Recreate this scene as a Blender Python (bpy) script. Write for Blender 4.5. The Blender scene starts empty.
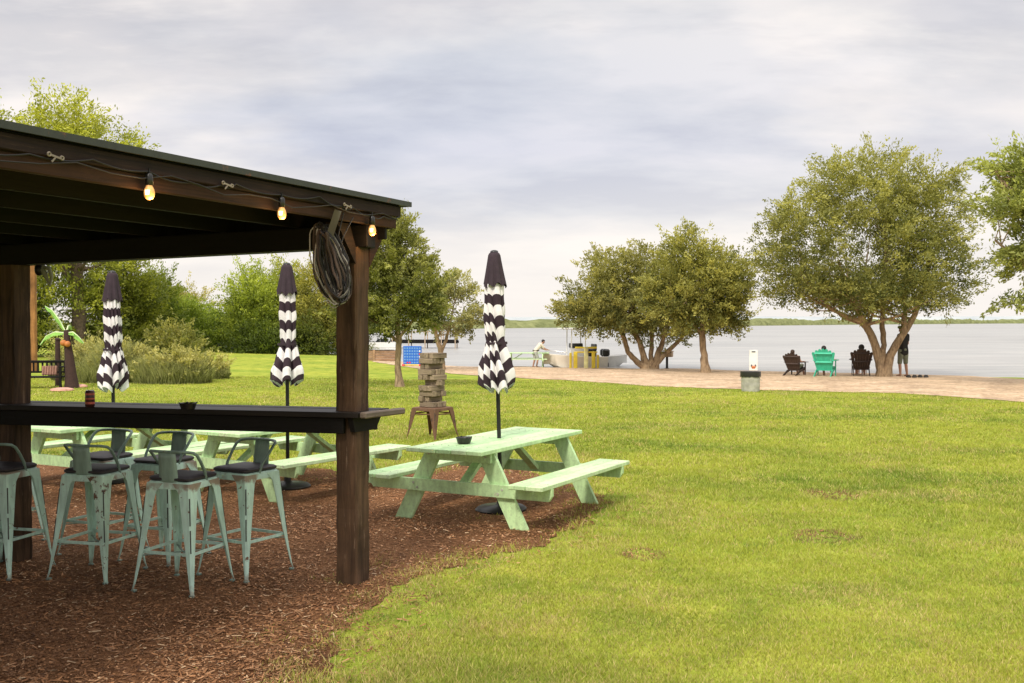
import bpy, bmesh, math, random
import numpy as np
from mathutils import Vector, Matrix, Euler
random.seed(7)
PI = math.pi
R = math.radians
SC = bpy.context.scene
COL = SC.collection
WM = {}

# ------------------------------------------------------------------ camera
CAMH = 1.80
FPX = 1050.0
PITCH = math.atan(20.5 / FPX)
cam = bpy.data.cameras.new("camera")
camo = bpy.data.objects.new("camera", cam)
COL.objects.link(camo)
camo.location = (0, 0, CAMH)
camo.rotation_euler = (PI / 2 - PITCH, 0, 0)
cam.sensor_width = 36
cam.lens = 36 * FPX / 1024
cam.clip_end = 20000
cam.clip_start = 0.05
SC.camera = camo


# ------------------------------------------------------------------ terrain
SHX = [-160, -60, -22, -11, -7, -3, 7.6, 17.4, 60, 160]
SHY = [260, 150, 92, 68, 57, 49.5, 46.6, 41.0, 20, -28]


def shore_s(x, y):
    return 0.906 * (np.interp(x, SHX, SHY) - y)


def gz(x, y):
    s = shore_s(x, y)
    t = np.clip(s / 25.0, 0, 1)
    z = -0.35 * (1 - t) ** 1.5
    z = np.where(s < 0, -0.35 + np.maximum(s * 0.06, -2.5), z)
    return z


def ray(px, py):
    cp, sp = math.cos(PITCH), math.sin(PITCH)
    a = (px - 512) / FPX
    b = (341.5 - py) / FPX
    return Vector((a, cp + b * sp, -sp + b * cp))


def at(px, py, h=0.0):
    """point of the ground (or of the level h above it) seen at a pixel"""
    d = ray(px, py)
    t = 5.0
    zg = 0.0
    for _ in range(40):
        t = (CAMH - (zg + h)) / -d.z
        zg = max(-0.35, float(gz(d.x * t, d.y * t)))
    return Vector((d.x * t, d.y * t, zg + h))


def atY(px, py, Y):
    d = ray(px, py)
    t = Y / d.y
    return Vector((d.x * t, Y, CAMH + d.z * t))


# ------------------------------------------------------------------ materials
def new_mat(name):
    m = bpy.data.materials.new(name)
    m.use_nodes = True
    nt = m.node_tree
    b = nt.nodes["Principled BSDF"]
    return m, nt, b


def N(nt, t, **kw):
    n = nt.nodes.new(t)
    for k, v in kw.items():
        setattr(n, k, v)
    return n


def rgba(c):
    return (c[0], c[1], c[2], 1)


def ramp(nt, stops):
    r = N(nt, 'ShaderNodeValToRGB')
    e = r.color_ramp.elements
    while len(e) < len(stops):
        e.new(0.5)
    for i, (p, c) in enumerate(stops):
        e[i].position = p
        e[i].color = rgba(c) if not isinstance(c, float) else (c, c, c, 1)
    return r


def mapped(nt, scale=(1, 1, 1), kind='Object', rnd=True):
    tc = N(nt, 'ShaderNodeTexCoord')
    mp = N(nt, 'ShaderNodeMapping')
    mp.inputs['Scale'].default_value = scale
    nt.links.new(tc.outputs[kind], mp.inputs['Vector'])
    if rnd:
        oi = N(nt, 'ShaderNodeObjectInfo')
        mu = N(nt, 'ShaderNodeMath', operation='MULTIPLY')
        mu.inputs[1].default_value = 40
        nt.links.new(oi.outputs['Random'], mu.inputs[0])
        cb = N(nt, 'ShaderNodeCombineXYZ')
        nt.links.new(mu.outputs[0], cb.inputs[0])
        nt.links.new(mu.outputs[0], cb.inputs[1])
        nt.links.new(cb.outputs[0], mp.inputs['Location'])
    return mp


def noise(nt, vec, scale, detail=4, rough=0.55, dist=0.0):
    n = N(nt, 'ShaderNodeTexNoise')
    n.inputs['Scale'].default_value = scale
    n.inputs['Detail'].default_value = detail
    n.inputs['Roughness'].default_value = rough
    n.inputs['Distortion'].default_value = dist
    nt.links.new(vec.outputs[0], n.inputs['Vector'])
    return n


def bump(nt, b, height_out, strength=0.3, dist=0.01):
    bp = N(nt, 'ShaderNodeBump')
    bp.inputs['Strength'].default_value = strength
    bp.inputs['Distance'].default_value = dist
    nt.links.new(height_out, bp.inputs['Height'])
    nt.links.new(bp.outputs[0], b.inputs['Normal'])


def mixc(nt, fac, a, b, mode='MIX'):
    m = N(nt, 'ShaderNodeMix', data_type='RGBA', blend_type=mode)
    for sock, v in ((m.inputs[0], fac), (m.inputs[6], a), (m.inputs[7], b)):
        if isinstance(v, (int, float)):
            sock.default_value = v
        elif isinstance(v, tuple):
            sock.default_value = rgba(v)
        else:
            nt.links.new(v, sock)
    return m.outputs[2]


def simple(name, c, rough=0.6, metal=0.0, var=0.25, scale=6, bmp=0.1):
    m, nt, b = new_mat(name)
    mp = mapped(nt)
    n = noise(nt, mp, scale, 5)
    lo = tuple(max(0, x * (1 - var)) for x in c)
    hi = tuple(min(1, x * (1 + var)) for x in c)
    r = ramp(nt, [(0.3, lo), (0.7, hi)])
    nt.links.new(n.outputs[0], r.inputs[0])
    nt.links.new(r.outputs[0], b.inputs['Base Color'])
    b.inputs['Roughness'].default_value = rough
    b.inputs['Metallic'].default_value = metal
    if bmp:
        bump(nt, b, n.outputs[0], bmp, 0.01)
    return m


def wood(name, dark, light, stretch=(1.2, 22, 22), rough=0.75, bmp=0.5, wear=None, knots=True):
    """grain runs along the local axis with the small scale value"""
    m, nt, b = new_mat(name)
    mp = mapped(nt, stretch)
    n = noise(nt, mp, 1.6, 8, 0.65, 0.6)
    mp2 = mapped(nt, (1, 1, 1))
    n2 = noise(nt, mp2, 2.2, 4)
    r = ramp(nt, [(0.28, dark), (0.48, tuple((a + c) / 2 for a, c in zip(dark, light))), (0.72, light)])
    nt.links.new(n.outputs[0], r.inputs[0])
    r2 = ramp(nt, [(0.3, 0.55), (0.7, 1.15)])
    nt.links.new(n2.outputs[0], r2.inputs[0])
    col = mixc(nt, 1.0, r.outputs[0], r2.outputs[0], 'MULTIPLY')
    if wear:
        n3 = noise(nt, mp, 3.5, 6, 0.7)
        r3 = ramp(nt, [(0.60, 0.0), (0.70, 1.0)])
        nt.links.new(n3.outputs[0], r3.inputs[0])
        col = mixc(nt, r3.outputs[0], col, wear)
    nt.links.new(col, b.inputs['Base Color'])
    b.inputs['Roughness'].default_value = rough
    b.inputs['Specular IOR Level'].default_value = 0.25
    bump(nt, b, n.outputs[0], bmp, 0.006)
    return m


def painted(name, c, chip, chipcol, rough=0.45, scale=9, thr=0.66, metal=0.0, mud=False, grain=None):
    m, nt, b = new_mat(name)
    mp = mapped(nt)
    n = noise(nt, mp, scale, 8, 0.7)
    n2 = noise(nt, mp, 2.5, 3)
    n4 = noise(nt, mapped(nt, (1, 1, 0.25)), 26, 5, 0.6)
    r = ramp(nt, [(thr, 0.0), (thr + 0.035, 1.0)])
    nt.links.new(n.outputs[0], r.inputs[0])
    v = ramp(nt, [(0.3, tuple(x * 0.80 for x in c)), (0.7, tuple(min(1, x * 1.08) for x in c))])
    nt.links.new(n2.outputs[0], v.inputs[0])
    v2 = ramp(nt, [(0.32, 0.78), (0.6, 1.03)])
    nt.links.new(n4.outputs[0], v2.inputs[0])
    base = mixc(nt, 1.0, v.outputs[0], v2.outputs[0], 'MULTIPLY')
    cc = mixc(nt, n2.outputs[0], chip, chipcol)
    col = mixc(nt, r.outputs[0], base, cc)
    if mud:
        tc = N(nt, 'ShaderNodeTexCoord')
        sp = N(nt, 'ShaderNodeSeparateXYZ')
        nt.links.new(tc.outputs['Object'], sp.inputs[0])
        ad = N(nt, 'ShaderNodeMath', operation='MULTIPLY_ADD')
        nt.links.new(n.outputs[0], ad.inputs[0])
        ad.inputs[1].default_value = 0.16
        nt.links.new(sp.outputs[2], ad.inputs[2])
        rm = ramp(nt, [(0.07, 1.0), (0.15, 0.0)])
        nt.links.new(ad.outputs[0], rm.inputs[0])
        col = mixc(nt, rm.outputs[0], col, (0.16, 0.085, 0.045))
        # rusty band along the seat rim
        rz_ = ramp(nt, [(0.745, 0.0), (0.775, 0.85), (0.80, 0.85)])
        nt.links.new(ad.outputs[0], rz_.inputs[0])
        rn = ramp(nt, [(0.50, 0.0), (0.58, 1.0)])
        nt.links.new(n2.outputs[0], rn.inputs[0])
        fz = mixc(nt, 1.0, rz_.outputs[0], rn.outputs[0], 'MULTIPLY')
        col = mixc(nt, fz, col, (0.22, 0.12, 0.07))
    if grain:
        ng = noise(nt, mapped(nt, grain), 1.5, 7, 0.7)
        rg = ramp(nt, [(0.30, 0.66), (0.48, 0.98), (0.7, 1.06)])
        nt.links.new(ng.outputs[0], rg.inputs[0])
        col = mixc(nt, 0.8, col, rg.outputs[0], 'MULTIPLY')
        bump(nt, b, ng.outputs[0], 0.45, 0.004)
    nt.links.new(col, b.inputs['Base Color'])
    b.inputs['Roughness'].default_value = rough
    if not grain:
        bump(nt, b, n.outputs[0], 0.15, 0.004)
    return m


def attr_mat(name, rough=0.7, transl=0.0, attr='tint', spec=0.3, mult=1.0):
    m, nt, b = new_mat(name)
    a = N(nt, 'ShaderNodeAttribute', attribute_name=attr)
    nt.links.new(a.outputs['Color'], b.inputs['Base Color'])
    b.inputs['Roughness'].default_value = rough
    b.inputs['Specular IOR Level'].default_value = spec
    if transl > 0:
        t = N(nt, 'ShaderNodeBsdfTranslucent')
        tc = mixc(nt, 1.0, a.outputs['Color'], (1.0, 1.0, 0.55), 'MULTIPLY')
        nt.links.new(tc, t.inputs['Color'])
        mx = N(nt, 'ShaderNodeMixShader')
        mx.inputs[0].default_value = transl
        nt.links.new(b.outputs[0], mx.inputs[1])
        nt.links.new(t.outputs[0], mx.inputs[2])
        nt.links.new(mx.outputs[0], nt.nodes['Material Output'].inputs['Surface'])
    return m


M = {}
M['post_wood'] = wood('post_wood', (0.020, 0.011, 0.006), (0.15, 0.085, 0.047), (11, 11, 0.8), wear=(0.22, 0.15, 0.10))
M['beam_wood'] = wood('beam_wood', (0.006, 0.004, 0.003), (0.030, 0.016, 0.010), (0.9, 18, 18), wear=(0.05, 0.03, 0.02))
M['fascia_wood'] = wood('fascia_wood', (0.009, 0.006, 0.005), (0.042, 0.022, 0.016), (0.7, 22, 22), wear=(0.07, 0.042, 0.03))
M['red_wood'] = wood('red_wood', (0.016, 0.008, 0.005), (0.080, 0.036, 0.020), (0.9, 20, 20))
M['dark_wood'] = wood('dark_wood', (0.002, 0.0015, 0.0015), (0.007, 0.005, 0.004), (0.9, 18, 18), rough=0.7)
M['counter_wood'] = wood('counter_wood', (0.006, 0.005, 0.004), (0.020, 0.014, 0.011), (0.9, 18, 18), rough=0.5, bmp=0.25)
M['end_wood'] = wood('end_wood', (0.06, 0.045, 0.035), (0.24, 0.19, 0.15), (0.9, 18, 18), rough=0.6)
M['grey_wood'] = wood('grey_wood', (0.12, 0.09, 0.06), (0.42, 0.33, 0.23), (1.5, 18, 18), rough=0.8)
M['brown_plank'] = wood('brown_plank', (0.20, 0.12, 0.07), (0.48, 0.31, 0.19), (0.5, 8, 8), rough=0.8)
M['roof_metal'] = painted('roof_metal', (0.035, 0.042, 0.03), (0.14, 0.06, 0.03), (0.10, 0.05, 0.03), rough=0.55, thr=0.62)
M['mint'] = painted('mint_paint', (0.56, 0.80, 0.42), (0.55, 0.62, 0.42), (0.32, 0.34, 0.22), rough=0.5, thr=0.66, grain=(1.6, 26, 26))
M['mint_worn'] = painted('mint_paint_worn', (0.61, 0.80, 0.46), (0.50, 0.56, 0.38), (0.26, 0.27, 0.18), rough=0.6, thr=0.60, grain=(1.6, 26, 26))
M['mint_deep'] = painted('mint_paint_deep', (0.50, 0.76, 0.38), (0.50, 0.56, 0.38), (0.26, 0.27, 0.18), rough=0.5, thr=0.64, grain=(1.6, 26, 26))
M['screw'] = simple('screw_head', (0.30, 0.38, 0.24), 0.5)
M['stool_paint'] = painted('stool_paint', (0.56, 0.80, 0.67), (0.12, 0.055, 0.03), (0.20, 0.11, 0.06), rough=0.40, scale=15, thr=0.625, mud=True)
M['stool_dark'] = painted('stool_plate_paint', (0.26, 0.37, 0.30), (0.05, 0.03, 0.02), (0.10, 0.06, 0.04), rough=0.42, scale=14, thr=0.66)
M['rail_paint'] = painted('rail_paint', (0.19, 0.28, 0.23), (0.08, 0.04, 0.025), (0.10, 0.06, 0.04), rough=0.4, scale=20, thr=0.62)
M['groove'] = simple('worn_groove', (0.035, 0.03, 0.024), 0.7)
M['cushion'] = simple('black_cushion', (0.022, 0.016, 0.018), 0.55, scale=25)
M['rust'] = painted('rusty_steel', (0.15, 0.075, 0.038), (0.08, 0.035, 0.02), (0.05, 0.03, 0.02), rough=0.7, scale=8, thr=0.6)
M['black_metal'] = simple('black_metal', (0.018, 0.017, 0.017), 0.4, 0.3)
M['black_plastic'] = simple('black_plastic', (0.015, 0.015, 0.014), 0.3)
M['cord'] = simple('black_cord', (0.012, 0.010, 0.009), 0.6)
M['grey_cord'] = simple('grey_cord', (0.30, 0.28, 0.25), 0.8)
M['brown_cord'] = simple('brown_cord', (0.06, 0.04, 0.03), 0.8)
M['cable_tie'] = simple('cable_tie', (0.28, 0.23, 0.18), 0.6)
M['strap'] = simple('grey_strap', (0.10, 0.095, 0.075), 0.8)
M['white_cloth'] = simple('white_cloth', (0.72, 0.69, 0.64), 0.85, var=0.06)
M['white_paint'] = simple('white_paint', (0.78, 0.78, 0.76), 0.45, var=0.05)
M['cream'] = simple('cream_gelcoat', (0.82, 0.77, 0.68), 0.4, var=0.10, scale=2)
M['yellow'] = simple('yellow_paint', (0.88, 0.70, 0.06), 0.5, var=0.12)
M['blue'] = simple('blue_plastic', (0.02, 0.14, 0.60), 0.4, var=0.12)
M['pale_blue'] = simple('pale_hole', (0.15, 0.33, 0.70), 0.5, var=0.10)
M['red'] = simple('red_plastic', (0.70, 0.04, 0.05), 0.4, var=0.10)
M['can_print'] = simple('can_print', (0.05, 0.014, 0.014), 0.35, 0.2, var=0.5, scale=30)
M['can_band'] = simple('can_band', (0.38, 0.07, 0.05), 0.35, 0.2, var=0.3, scale=30)
M['aluminium'] = simple('aluminium', (0.6, 0.6, 0.6), 0.3, 0.9, var=0.05)
M['galvanised'] = simple('galvanised_steel', (0.42, 0.41, 0.36), 0.5, 0.1, var=0.25, scale=7)
M['bag'] = simple('black_bag', (0.02, 0.02, 0.018), 0.35, scale=20, bmp=0.6)
M['chair_brown'] = simple('brown_chair', (0.05, 0.03, 0.022), 0.6)
M['chair_teal'] = simple('teal_chair', (0.05, 0.52, 0.33), 0.55, var=0.12)
M['skin'] = simple('skin', (0.46, 0.25, 0.17), 0.6, var=0.06)
M['skin_light'] = simple('skin_light', (0.62, 0.38, 0.29), 0.6, var=0.06)
M['hair'] = simple('dark_hair', (0.012, 0.009, 0.008), 0.6, scale=40, bmp=0.5)
M['shirt_black'] = simple('black_shirt', (0.018, 0.017, 0.018), 0.85)
M['shorts_olive'] = simple('olive_shorts', (0.20, 0.22, 0.16), 0.85)
M['shirt_white'] = simple('white_shirt', (0.70, 0.66, 0.56), 0.85, var=0.08)
M['pants_grey'] = simple('pale_trousers', (0.42, 0.43, 0.40), 0.85)
M['shirt_pink'] = simple('pale_pink_top', (0.66, 0.42, 0.36), 0.85)
M['belt'] = simple('dark_belt', (0.05, 0.03, 0.02), 0.7)
M['tan_wood'] = simple('tan_wood', (0.48, 0.37, 0.26), 0.8)
M['orange_wood'] = wood('orange_wood', (0.20, 0.09, 0.03), (0.45, 0.22, 0.08), (16, 16, 0.9))
M['palm_bark'] = simple('palm_bark', (0.045, 0.022, 0.018), 0.9, scale=20, bmp=0.8)
M['palm_leaf'] = simple('palm_leaf', (0.22, 0.46, 0.06), 0.5, var=0.2)
M['palm_rib'] = simple('palm_rib', (0.62, 0.72, 0.42), 0.5)
M['coconut'] = simple('coconut', (0.48, 0.17, 0.04), 0.6)
M['pink_stone'] = simple('pink_stone', (0.55, 0.30, 0.23), 0.85)
M['cushion_pink'] = simple('striped_cushion', (0.30, 0.16, 0.12), 0.85)
M['bone'] = simple('weathered_bone', (0.27, 0.27, 0.22), 0.8, var=0.4)
M['glass_dark'] = simple('dark_glass', (0.02, 0.025, 0.03), 0.1)
M['sandal'] = simple('sandal', (0.02, 0.016, 0.014), 0.7)
M['mark_orange'] = simple('orange_print', (0.62, 0.22, 0.10), 0.6)
M['mark_dark'] = simple('dark_print', (0.08, 0.08, 0.09), 0.6)
M['leaf'] = attr_mat('leaf', 0.5, 0.40)
M['bark'] = wood('bark', (0.13, 0.085, 0.05), (0.56, 0.41, 0.26), (9, 9, 2.2), rough=0.95, bmp=1.0)
M['bark_dark'] = simple('bark_dark', (0.12, 0.085, 0.06), 0.9, var=0.45, scale=9, bmp=0.9)
M['blade'] = attr_mat('grass_blade', 0.6, 0.25)
M['chip'] = attr_mat('wood_chip', 0.85, 0.0)


def mat_bulb():
    m, nt, b = new_mat('warm_bulb_glass')
    b.inputs['Base Color'].default_value = (0.75, 0.42, 0.15, 1)
    b.inputs['Emission Color'].default_value = (1.0, 0.42, 0.10, 1)
    b.inputs['Emission Strength'].default_value = 0.38
    return m


def mat_emit(name, c, s):
    m, nt, b = new_mat(name)
    b.inputs['Base Color'].default_value = rgba(c)
    b.inputs['Emission Color'].default_value = rgba(c)
    b.inputs['Emission Strength'].default_value = s
    return m


M['bulb'] = mat_bulb()
M['filament'] = mat_emit('filament', (1.0, 0.74, 0.34), 3.2)


def mat_stripe():
    m, nt, b = new_mat('striped_canvas')
    a = N(nt, 'ShaderNodeAttribute', attribute_name='band')
    mo = N(nt, 'ShaderNodeMath', operation='MODULO')
    mo.inputs[1].default_value = 2.0
    nt.links.new(a.outputs['Fac'], mo.inputs[0])
    gt = N(nt, 'ShaderNodeMath', operation='GREATER_THAN')
    gt.inputs[1].default_value = 1.0
    nt.links.new(mo.outputs[0], gt.inputs[0])
    n = noise(nt, mapped(nt), 14, 4)
    w = mixc(nt, n.outputs[0], (0.70, 0.68, 0.68), (0.84, 0.82, 0.82))
    k = mixc(nt, n.outputs[0], (0.030, 0.018, 0.026), (0.05, 0.034, 0.042))
    nt.links.new(mixc(nt, gt.outputs[0], w, k), b.inputs['Base Color'])
    b.inputs['Roughness'].default_value = 0.85
    b.inputs['Specular IOR Level'].default_value = 0.2
    return m


M['stripe'] = mat_stripe()
M['canvas_dark'] = simple('dark_canvas', (0.034, 0.020, 0.028), 0.85, var=0.2, scale=14)


def mat_grass():
    m, nt, b = new_mat('lawn_turf')
    mp = mapped(nt, (1, 1, 1), 'Object', False)
    n1 = noise(nt, mp, 0.22, 5, 0.6)
    n2 = noise(nt, mp, 2.3, 6, 0.65)
    n3 = noise(nt, mapped(nt, (1, 1, 1), 'Object', False), 45, 4, 0.7)
    mps = mapped(nt, (0.10, 1.5, 1), 'Object', False)
    mps.inputs['Rotation'].default_value = (0, 0, R(12))
    n4 = noise(nt, mps, 1.0, 4, 0.6)
    r = ramp(nt, [(0.32, (0.17, 0.24, 0.035)), (0.5, (0.35, 0.41, 0.06)), (0.68, (0.48, 0.49, 0.10))])
    nt.links.new(n2.outputs[0], r.inputs[0])
    r1 = ramp(nt, [(0.35, (0.72, 0.84, 0.7)), (0.65, (1.16, 1.08, 1.0))])
    nt.links.new(n1.outputs[0], r1.inputs[0])
    c = mixc(nt, 1.0, r.outputs[0], r1.outputs[0], 'MULTIPLY')
    r3 = ramp(nt, [(0.35, 0.5), (0.62, 1.12)])
    nt.links.new(n3.outputs[0], r3.inputs[0])
    c = mixc(nt, 0.55, c, r3.outputs[0], 'MULTIPLY')
    r4 = ramp(nt, [(0.38, (0.86, 0.92, 0.8)), (0.62, (1.1, 1.06, 1.05))])
    nt.links.new(n4.outputs[0], r4.inputs[0])
    c = mixc(nt, 0.9, c, r4.outputs[0], 'MULTIPLY')
    nt.links.new(c, b.inputs['Base Color'])
    b.inputs['Roughness'].default_value = 0.9
    b.inputs['Specular IOR Level'].default_value = 0.1
    bump(nt, b, n3.outputs[0], 0.7, 0.03)
    return m


def mat_ground(name, stops, scale, fine, bmp, dist=0.02, rough=0.95):
    m, nt, b = new_mat(name)
    mp = mapped(nt, (1, 1, 1), 'Object', False)
    n1 = noise(nt, mp, scale, 6, 0.65)
    n2 = noise(nt, mp, fine, 5, 0.7)
    r = ramp(nt, stops)
    nt.links.new(n2.outputs[0], r.inputs[0])
    r1 = ramp(nt, [(0.35, 0.72), (0.65, 1.15)])
    nt.links.new(n1.outputs[0], r1.inputs[0])
    nt.links.new(mixc(nt, 1.0, r.outputs[0], r1.outputs[0], 'MULTIPLY'), b.inputs['Base Color'])
    b.inputs['Roughness'].default_value = rough
    b.inputs['Specular IOR Level'].default_value = 0.1
    bump(nt, b, n2.outputs[0], bmp, dist)
    return m


M['grass'] = mat_grass()
M['mulch'] = mat_ground('mulch', [(0.33, (0.09, 0.041, 0.019)), (0.5, (0.22, 0.104, 0.047)), (0.68, (0.38, 0.205, 0.105))], 1.3, 55, 1.0, 0.03)
M['sand'] = mat_ground('sand', [(0.34, (0.36, 0.25, 0.16)), (0.5, (0.56, 0.41, 0.27)), (0.66, (0.70, 0.55, 0.39))], 0.9, 7, 0.9, 0.05)


def mat_water():
    m, nt, b = new_mat('lake_water')
    mp = mapped(nt, (0.16, 1.0, 1), 'Object', False)
    mp.inputs['Rotation'].default_value = (0, 0, R(-14))
    n1 = noise(nt, mp, 1.1, 6, 0.65)
    n2 = noise(nt, mapped(nt, (0.02, 0.12, 1), 'Object', False), 1.0, 4, 0.6)
    r = ramp(nt, [(0.35, (0.26, 0.27, 0.26)), (0.65, (0.42, 0.41, 0.38))])
    nt.links.new(n1.outputs[0], r.inputs[0])
    r2 = ramp(nt, [(0.35, 0.84), (0.65, 1.10)])
    nt.links.new(n2.outputs[0], r2.inputs[0])
    nt.links.new(mixc(nt, 1.0, r.outputs[0], r2.outputs[0], 'MULTIPLY'), b.inputs['Base Color'])
    b.inputs['Roughness'].default_value = 0.28
    b.inputs['IOR'].default_value = 1.33
    bump(nt, b, n1.outputs[0], 0.9, 0.12)
    return m


M['water'] = mat_water()


# ------------------------------------------------------------------ mesh helpers
class MB:
    def __init__(s):
        s.v, s.f, s.m = [], [], []

    def add(s, vs, fs, mi=0):
        o = len(s.v)
        s.v += [tuple(v) for v in vs]
        s.f += [tuple(i + o for i in f) for f in fs]
        s.m += [mi] * len(fs)
        return s

    def box(s, c, d, rot=None, mi=0, ch=0.0):
        """box with centre c, size d, optional rotation matrix, small bevel"""
        bm = bmesh.new()
        bmesh.ops.create_cube(bm, size=1)
        for v in bm.verts:
            v.co = Vector((v.co.x * d[0], v.co.y * d[1], v.co.z * d[2]))
        if ch > 0:
            bmesh.ops.bevel(bm, geom=list(bm.edges), offset=min(ch, min(d) * 0.4), segments=1, affect='EDGES')
        bm.verts.index_update()
        vs = []
        for v in bm.verts:
            p = v.co.copy()
            if rot is not None:
                p = rot @ p
            vs.append(p + Vector(c))
        fs = [[v.index for v in f.verts] for f in bm.faces]
        bm.free()
        return s.add(vs, fs, mi)

    def beam(s, a, b, w, h, mi=0, ch=0.0, up=(0, 0, 1), cut=None):
        """rectangular bar from a to b, w across, h along 'up'"""
        a, b = Vector(a), Vector(b)
        x = (b - a)
        L = x.length
        x.normalize()
        y = Vector(up).cross(x)
        if y.length < 1e-5:
            y = Vector((0, 1, 0)).cross(x)
        y.normalize()
        z = x.cross(y)
        rot = Matrix((x, y, z)).transposed()
        return s.box((a + b) / 2, (L, w, h), rot, mi, ch)

    def tube(s, pts, rad, seg=8, cap=True, mi=0):
        pts = [Vector(p) for p in pts]
        n = len(pts)
        if isinstance(rad, (int, float)):
            rad = [rad] * n
        ref = Vector((0, 0, 1))
        t0 = (pts[1] - pts[0]).normalized()
        if abs(t0.dot(ref)) > 0.9:
            ref = Vector((1, 0, 0))
        u = t0.cross(ref).normalized()
        vs, fs = [], []
        for i, p in enumerate(pts):
            t = (pts[min(i + 1, n - 1)] - pts[max(i - 1, 0)])
            if t.length < 1e-8:
                t = t0
            t = t.normalized()
            u = (u - t * u.dot(t))
            if u.length < 1e-6:
                u = t.orthogonal()
            u.normalize()
            w = t.cross(u)
            for k in range(seg):
                a = 2 * PI * k / seg
                vs.append(p + (u * math.cos(a) + w * math.sin(a)) * rad[i])
        for i in range(n - 1):
            for k in range(seg):
                k2 = (k + 1) % seg
                fs.append((i * seg + k, i * seg + k2, (i + 1) * seg + k2, (i + 1) * seg + k))
        if cap:
            fs.append(tuple(reversed(range(seg))))
            fs.append(tuple((n - 1) * seg + k for k in range(seg)))
        return s.add(vs, fs, mi)

    def lathe(s, prof, seg=24, c=(0, 0, 0), mi=0, cap=True):
        vs, fs = [], []
        n = len(prof)
        for r, z in prof:
            for k in range(seg):
                a = 2 * PI * k / seg
                vs.append((c[0] + r * math.cos(a), c[1] + r * math.sin(a), c[2] + z))
        for i in range(n - 1):
            for k in range(seg):
                k2 = (k + 1) % seg
                fs.append((i * seg + k, i * seg + k2, (i + 1) * seg + k2, (i + 1) * seg + k))
        if cap:
            fs.append(tuple(reversed(range(seg))))
            fs.append(tuple((n - 1) * seg + k for k in range(seg)))
        return s.add(vs, fs, mi)

    def ball(s, c, r, seg=14, rings=9, mi=0):
        if isinstance(r, (int, float)):
            r = (r, r, r)
        vs, fs = [], []
        for i in range(rings + 1):
            th = PI * i / rings
            for k in range(seg):
                a = 2 * PI * k / seg
                vs.append((c[0] + r[0] * math.sin(th) * math.cos(a), c[1] + r[1] * math.sin(th) * math.sin(a), c[2] + r[2] * math.cos(th)))
        for i in range(rings):
            for k in range(seg):
                k2 = (k + 1) % seg
                fs.append((i * seg + k, (i + 1) * seg + k, (i + 1) * seg + k2, i * seg + k2))
        return s.add(vs, fs, mi)

    def prism(s, poly, y0, y1, mi=0):
        """polygon in local XZ extruded along Y"""
        n = len(poly)
        vs = [(p[0], y0, p[1]) for p in poly] + [(p[0], y1, p[1]) for p in poly]
        fs = [tuple(range(n)), tuple(reversed(range(n, 2 * n)))]
        for i in range(n):
            j = (i + 1) % n
            fs.append((i, i + n, j + n, j))
        return s.add(vs, fs, mi)

    def mesh(s, name, mats, smooth=False, fixn=True):
        me = bpy.data.meshes.new(name)
        me.from_pydata(s.v, [], s.f)
        for m in (mats if isinstance(mats, (list, tuple)) else [mats]):
            me.materials.append(m)
        me.polygons.foreach_set('material_index', s.m)
        if fixn:
            bm = bmesh.new()
            bm.from_mesh(me)
            bmesh.ops.recalc_face_normals(bm, faces=bm.faces)
            bm.to_mesh(me)
            bm.free()
        if smooth:
            me.polygons.foreach_set('use_smooth', [True] * len(me.polygons))
            try:
                me.set_sharp_from_angle(angle=R(50))
            except Exception:
                pass
        me.update()
        return me


def link(name, data, parent=None, loc=(0, 0, 0), rot=(0, 0, 0), mat4=None):
    """link an object; loc/rot are world values even when it has a parent"""
    o = bpy.data.objects.new(name, data)
    COL.objects.link(o)
    W = mat4 if mat4 is not None else Matrix.Translation(Vector(loc)) @ Euler(rot).to_matrix().to_4x4()
    WM[o] = W
    if parent is not None:
        o.parent = parent
        o.matrix_basis = WM[parent].inverted() @ W
    else:
        o.matrix_basis = W
    return o


def part(name, mb, mats, parent, smooth=False, local=None, fixn=True):
    """child mesh; mesh coordinates are local to the parent unless 'local' gives a matrix"""
    W = WM[parent] @ (local if local is not None else Matrix.Identity(4))
    return link(name, mb.mesh(name, mats, smooth, fixn), parent, mat4=W)


def tag(o, label, cat, group=None, kind=None):
    if label:
        o['label'] = label
    if cat:
        o['category'] = cat
    if group:
        o['group'] = group
    if kind:
        o['kind'] = kind
    return o


def thing(name, label, cat, loc=(0, 0, 0), rz=0.0, group=None, sc=None):
    W = Matrix.Translation(Vector(loc)) @ Matrix.Rotation(rz, 4, 'Z')
    o = link(name, None, mat4=W)
    o.empty_display_size = 0.2
    return tag(o, label, cat, group)


def kids(o):
    return [c for c in list(COL.objects) if c.parent == o]


def copy_tree(o, parent=None):
    c = o.copy()
    COL.objects.link(c)
    if parent is not None:
        c.parent = parent
        c.matrix_basis = o.matrix_basis
    for ch in kids(o):
        copy_tree(ch, c)
    return c


def place(o, loc, rz, label, group=None, sc=1.0, rx=0.0, ry=0.0):
    o.matrix_basis = Matrix.Translation(Vector(loc)) @ Euler((rx, ry, rz)).to_matrix().to_4x4() @ Matrix.Scale(sc, 4)
    WM[o] = o.matrix_basis.copy()
    o['label'] = label
    if group:
        o['group'] = group
    return o


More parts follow.
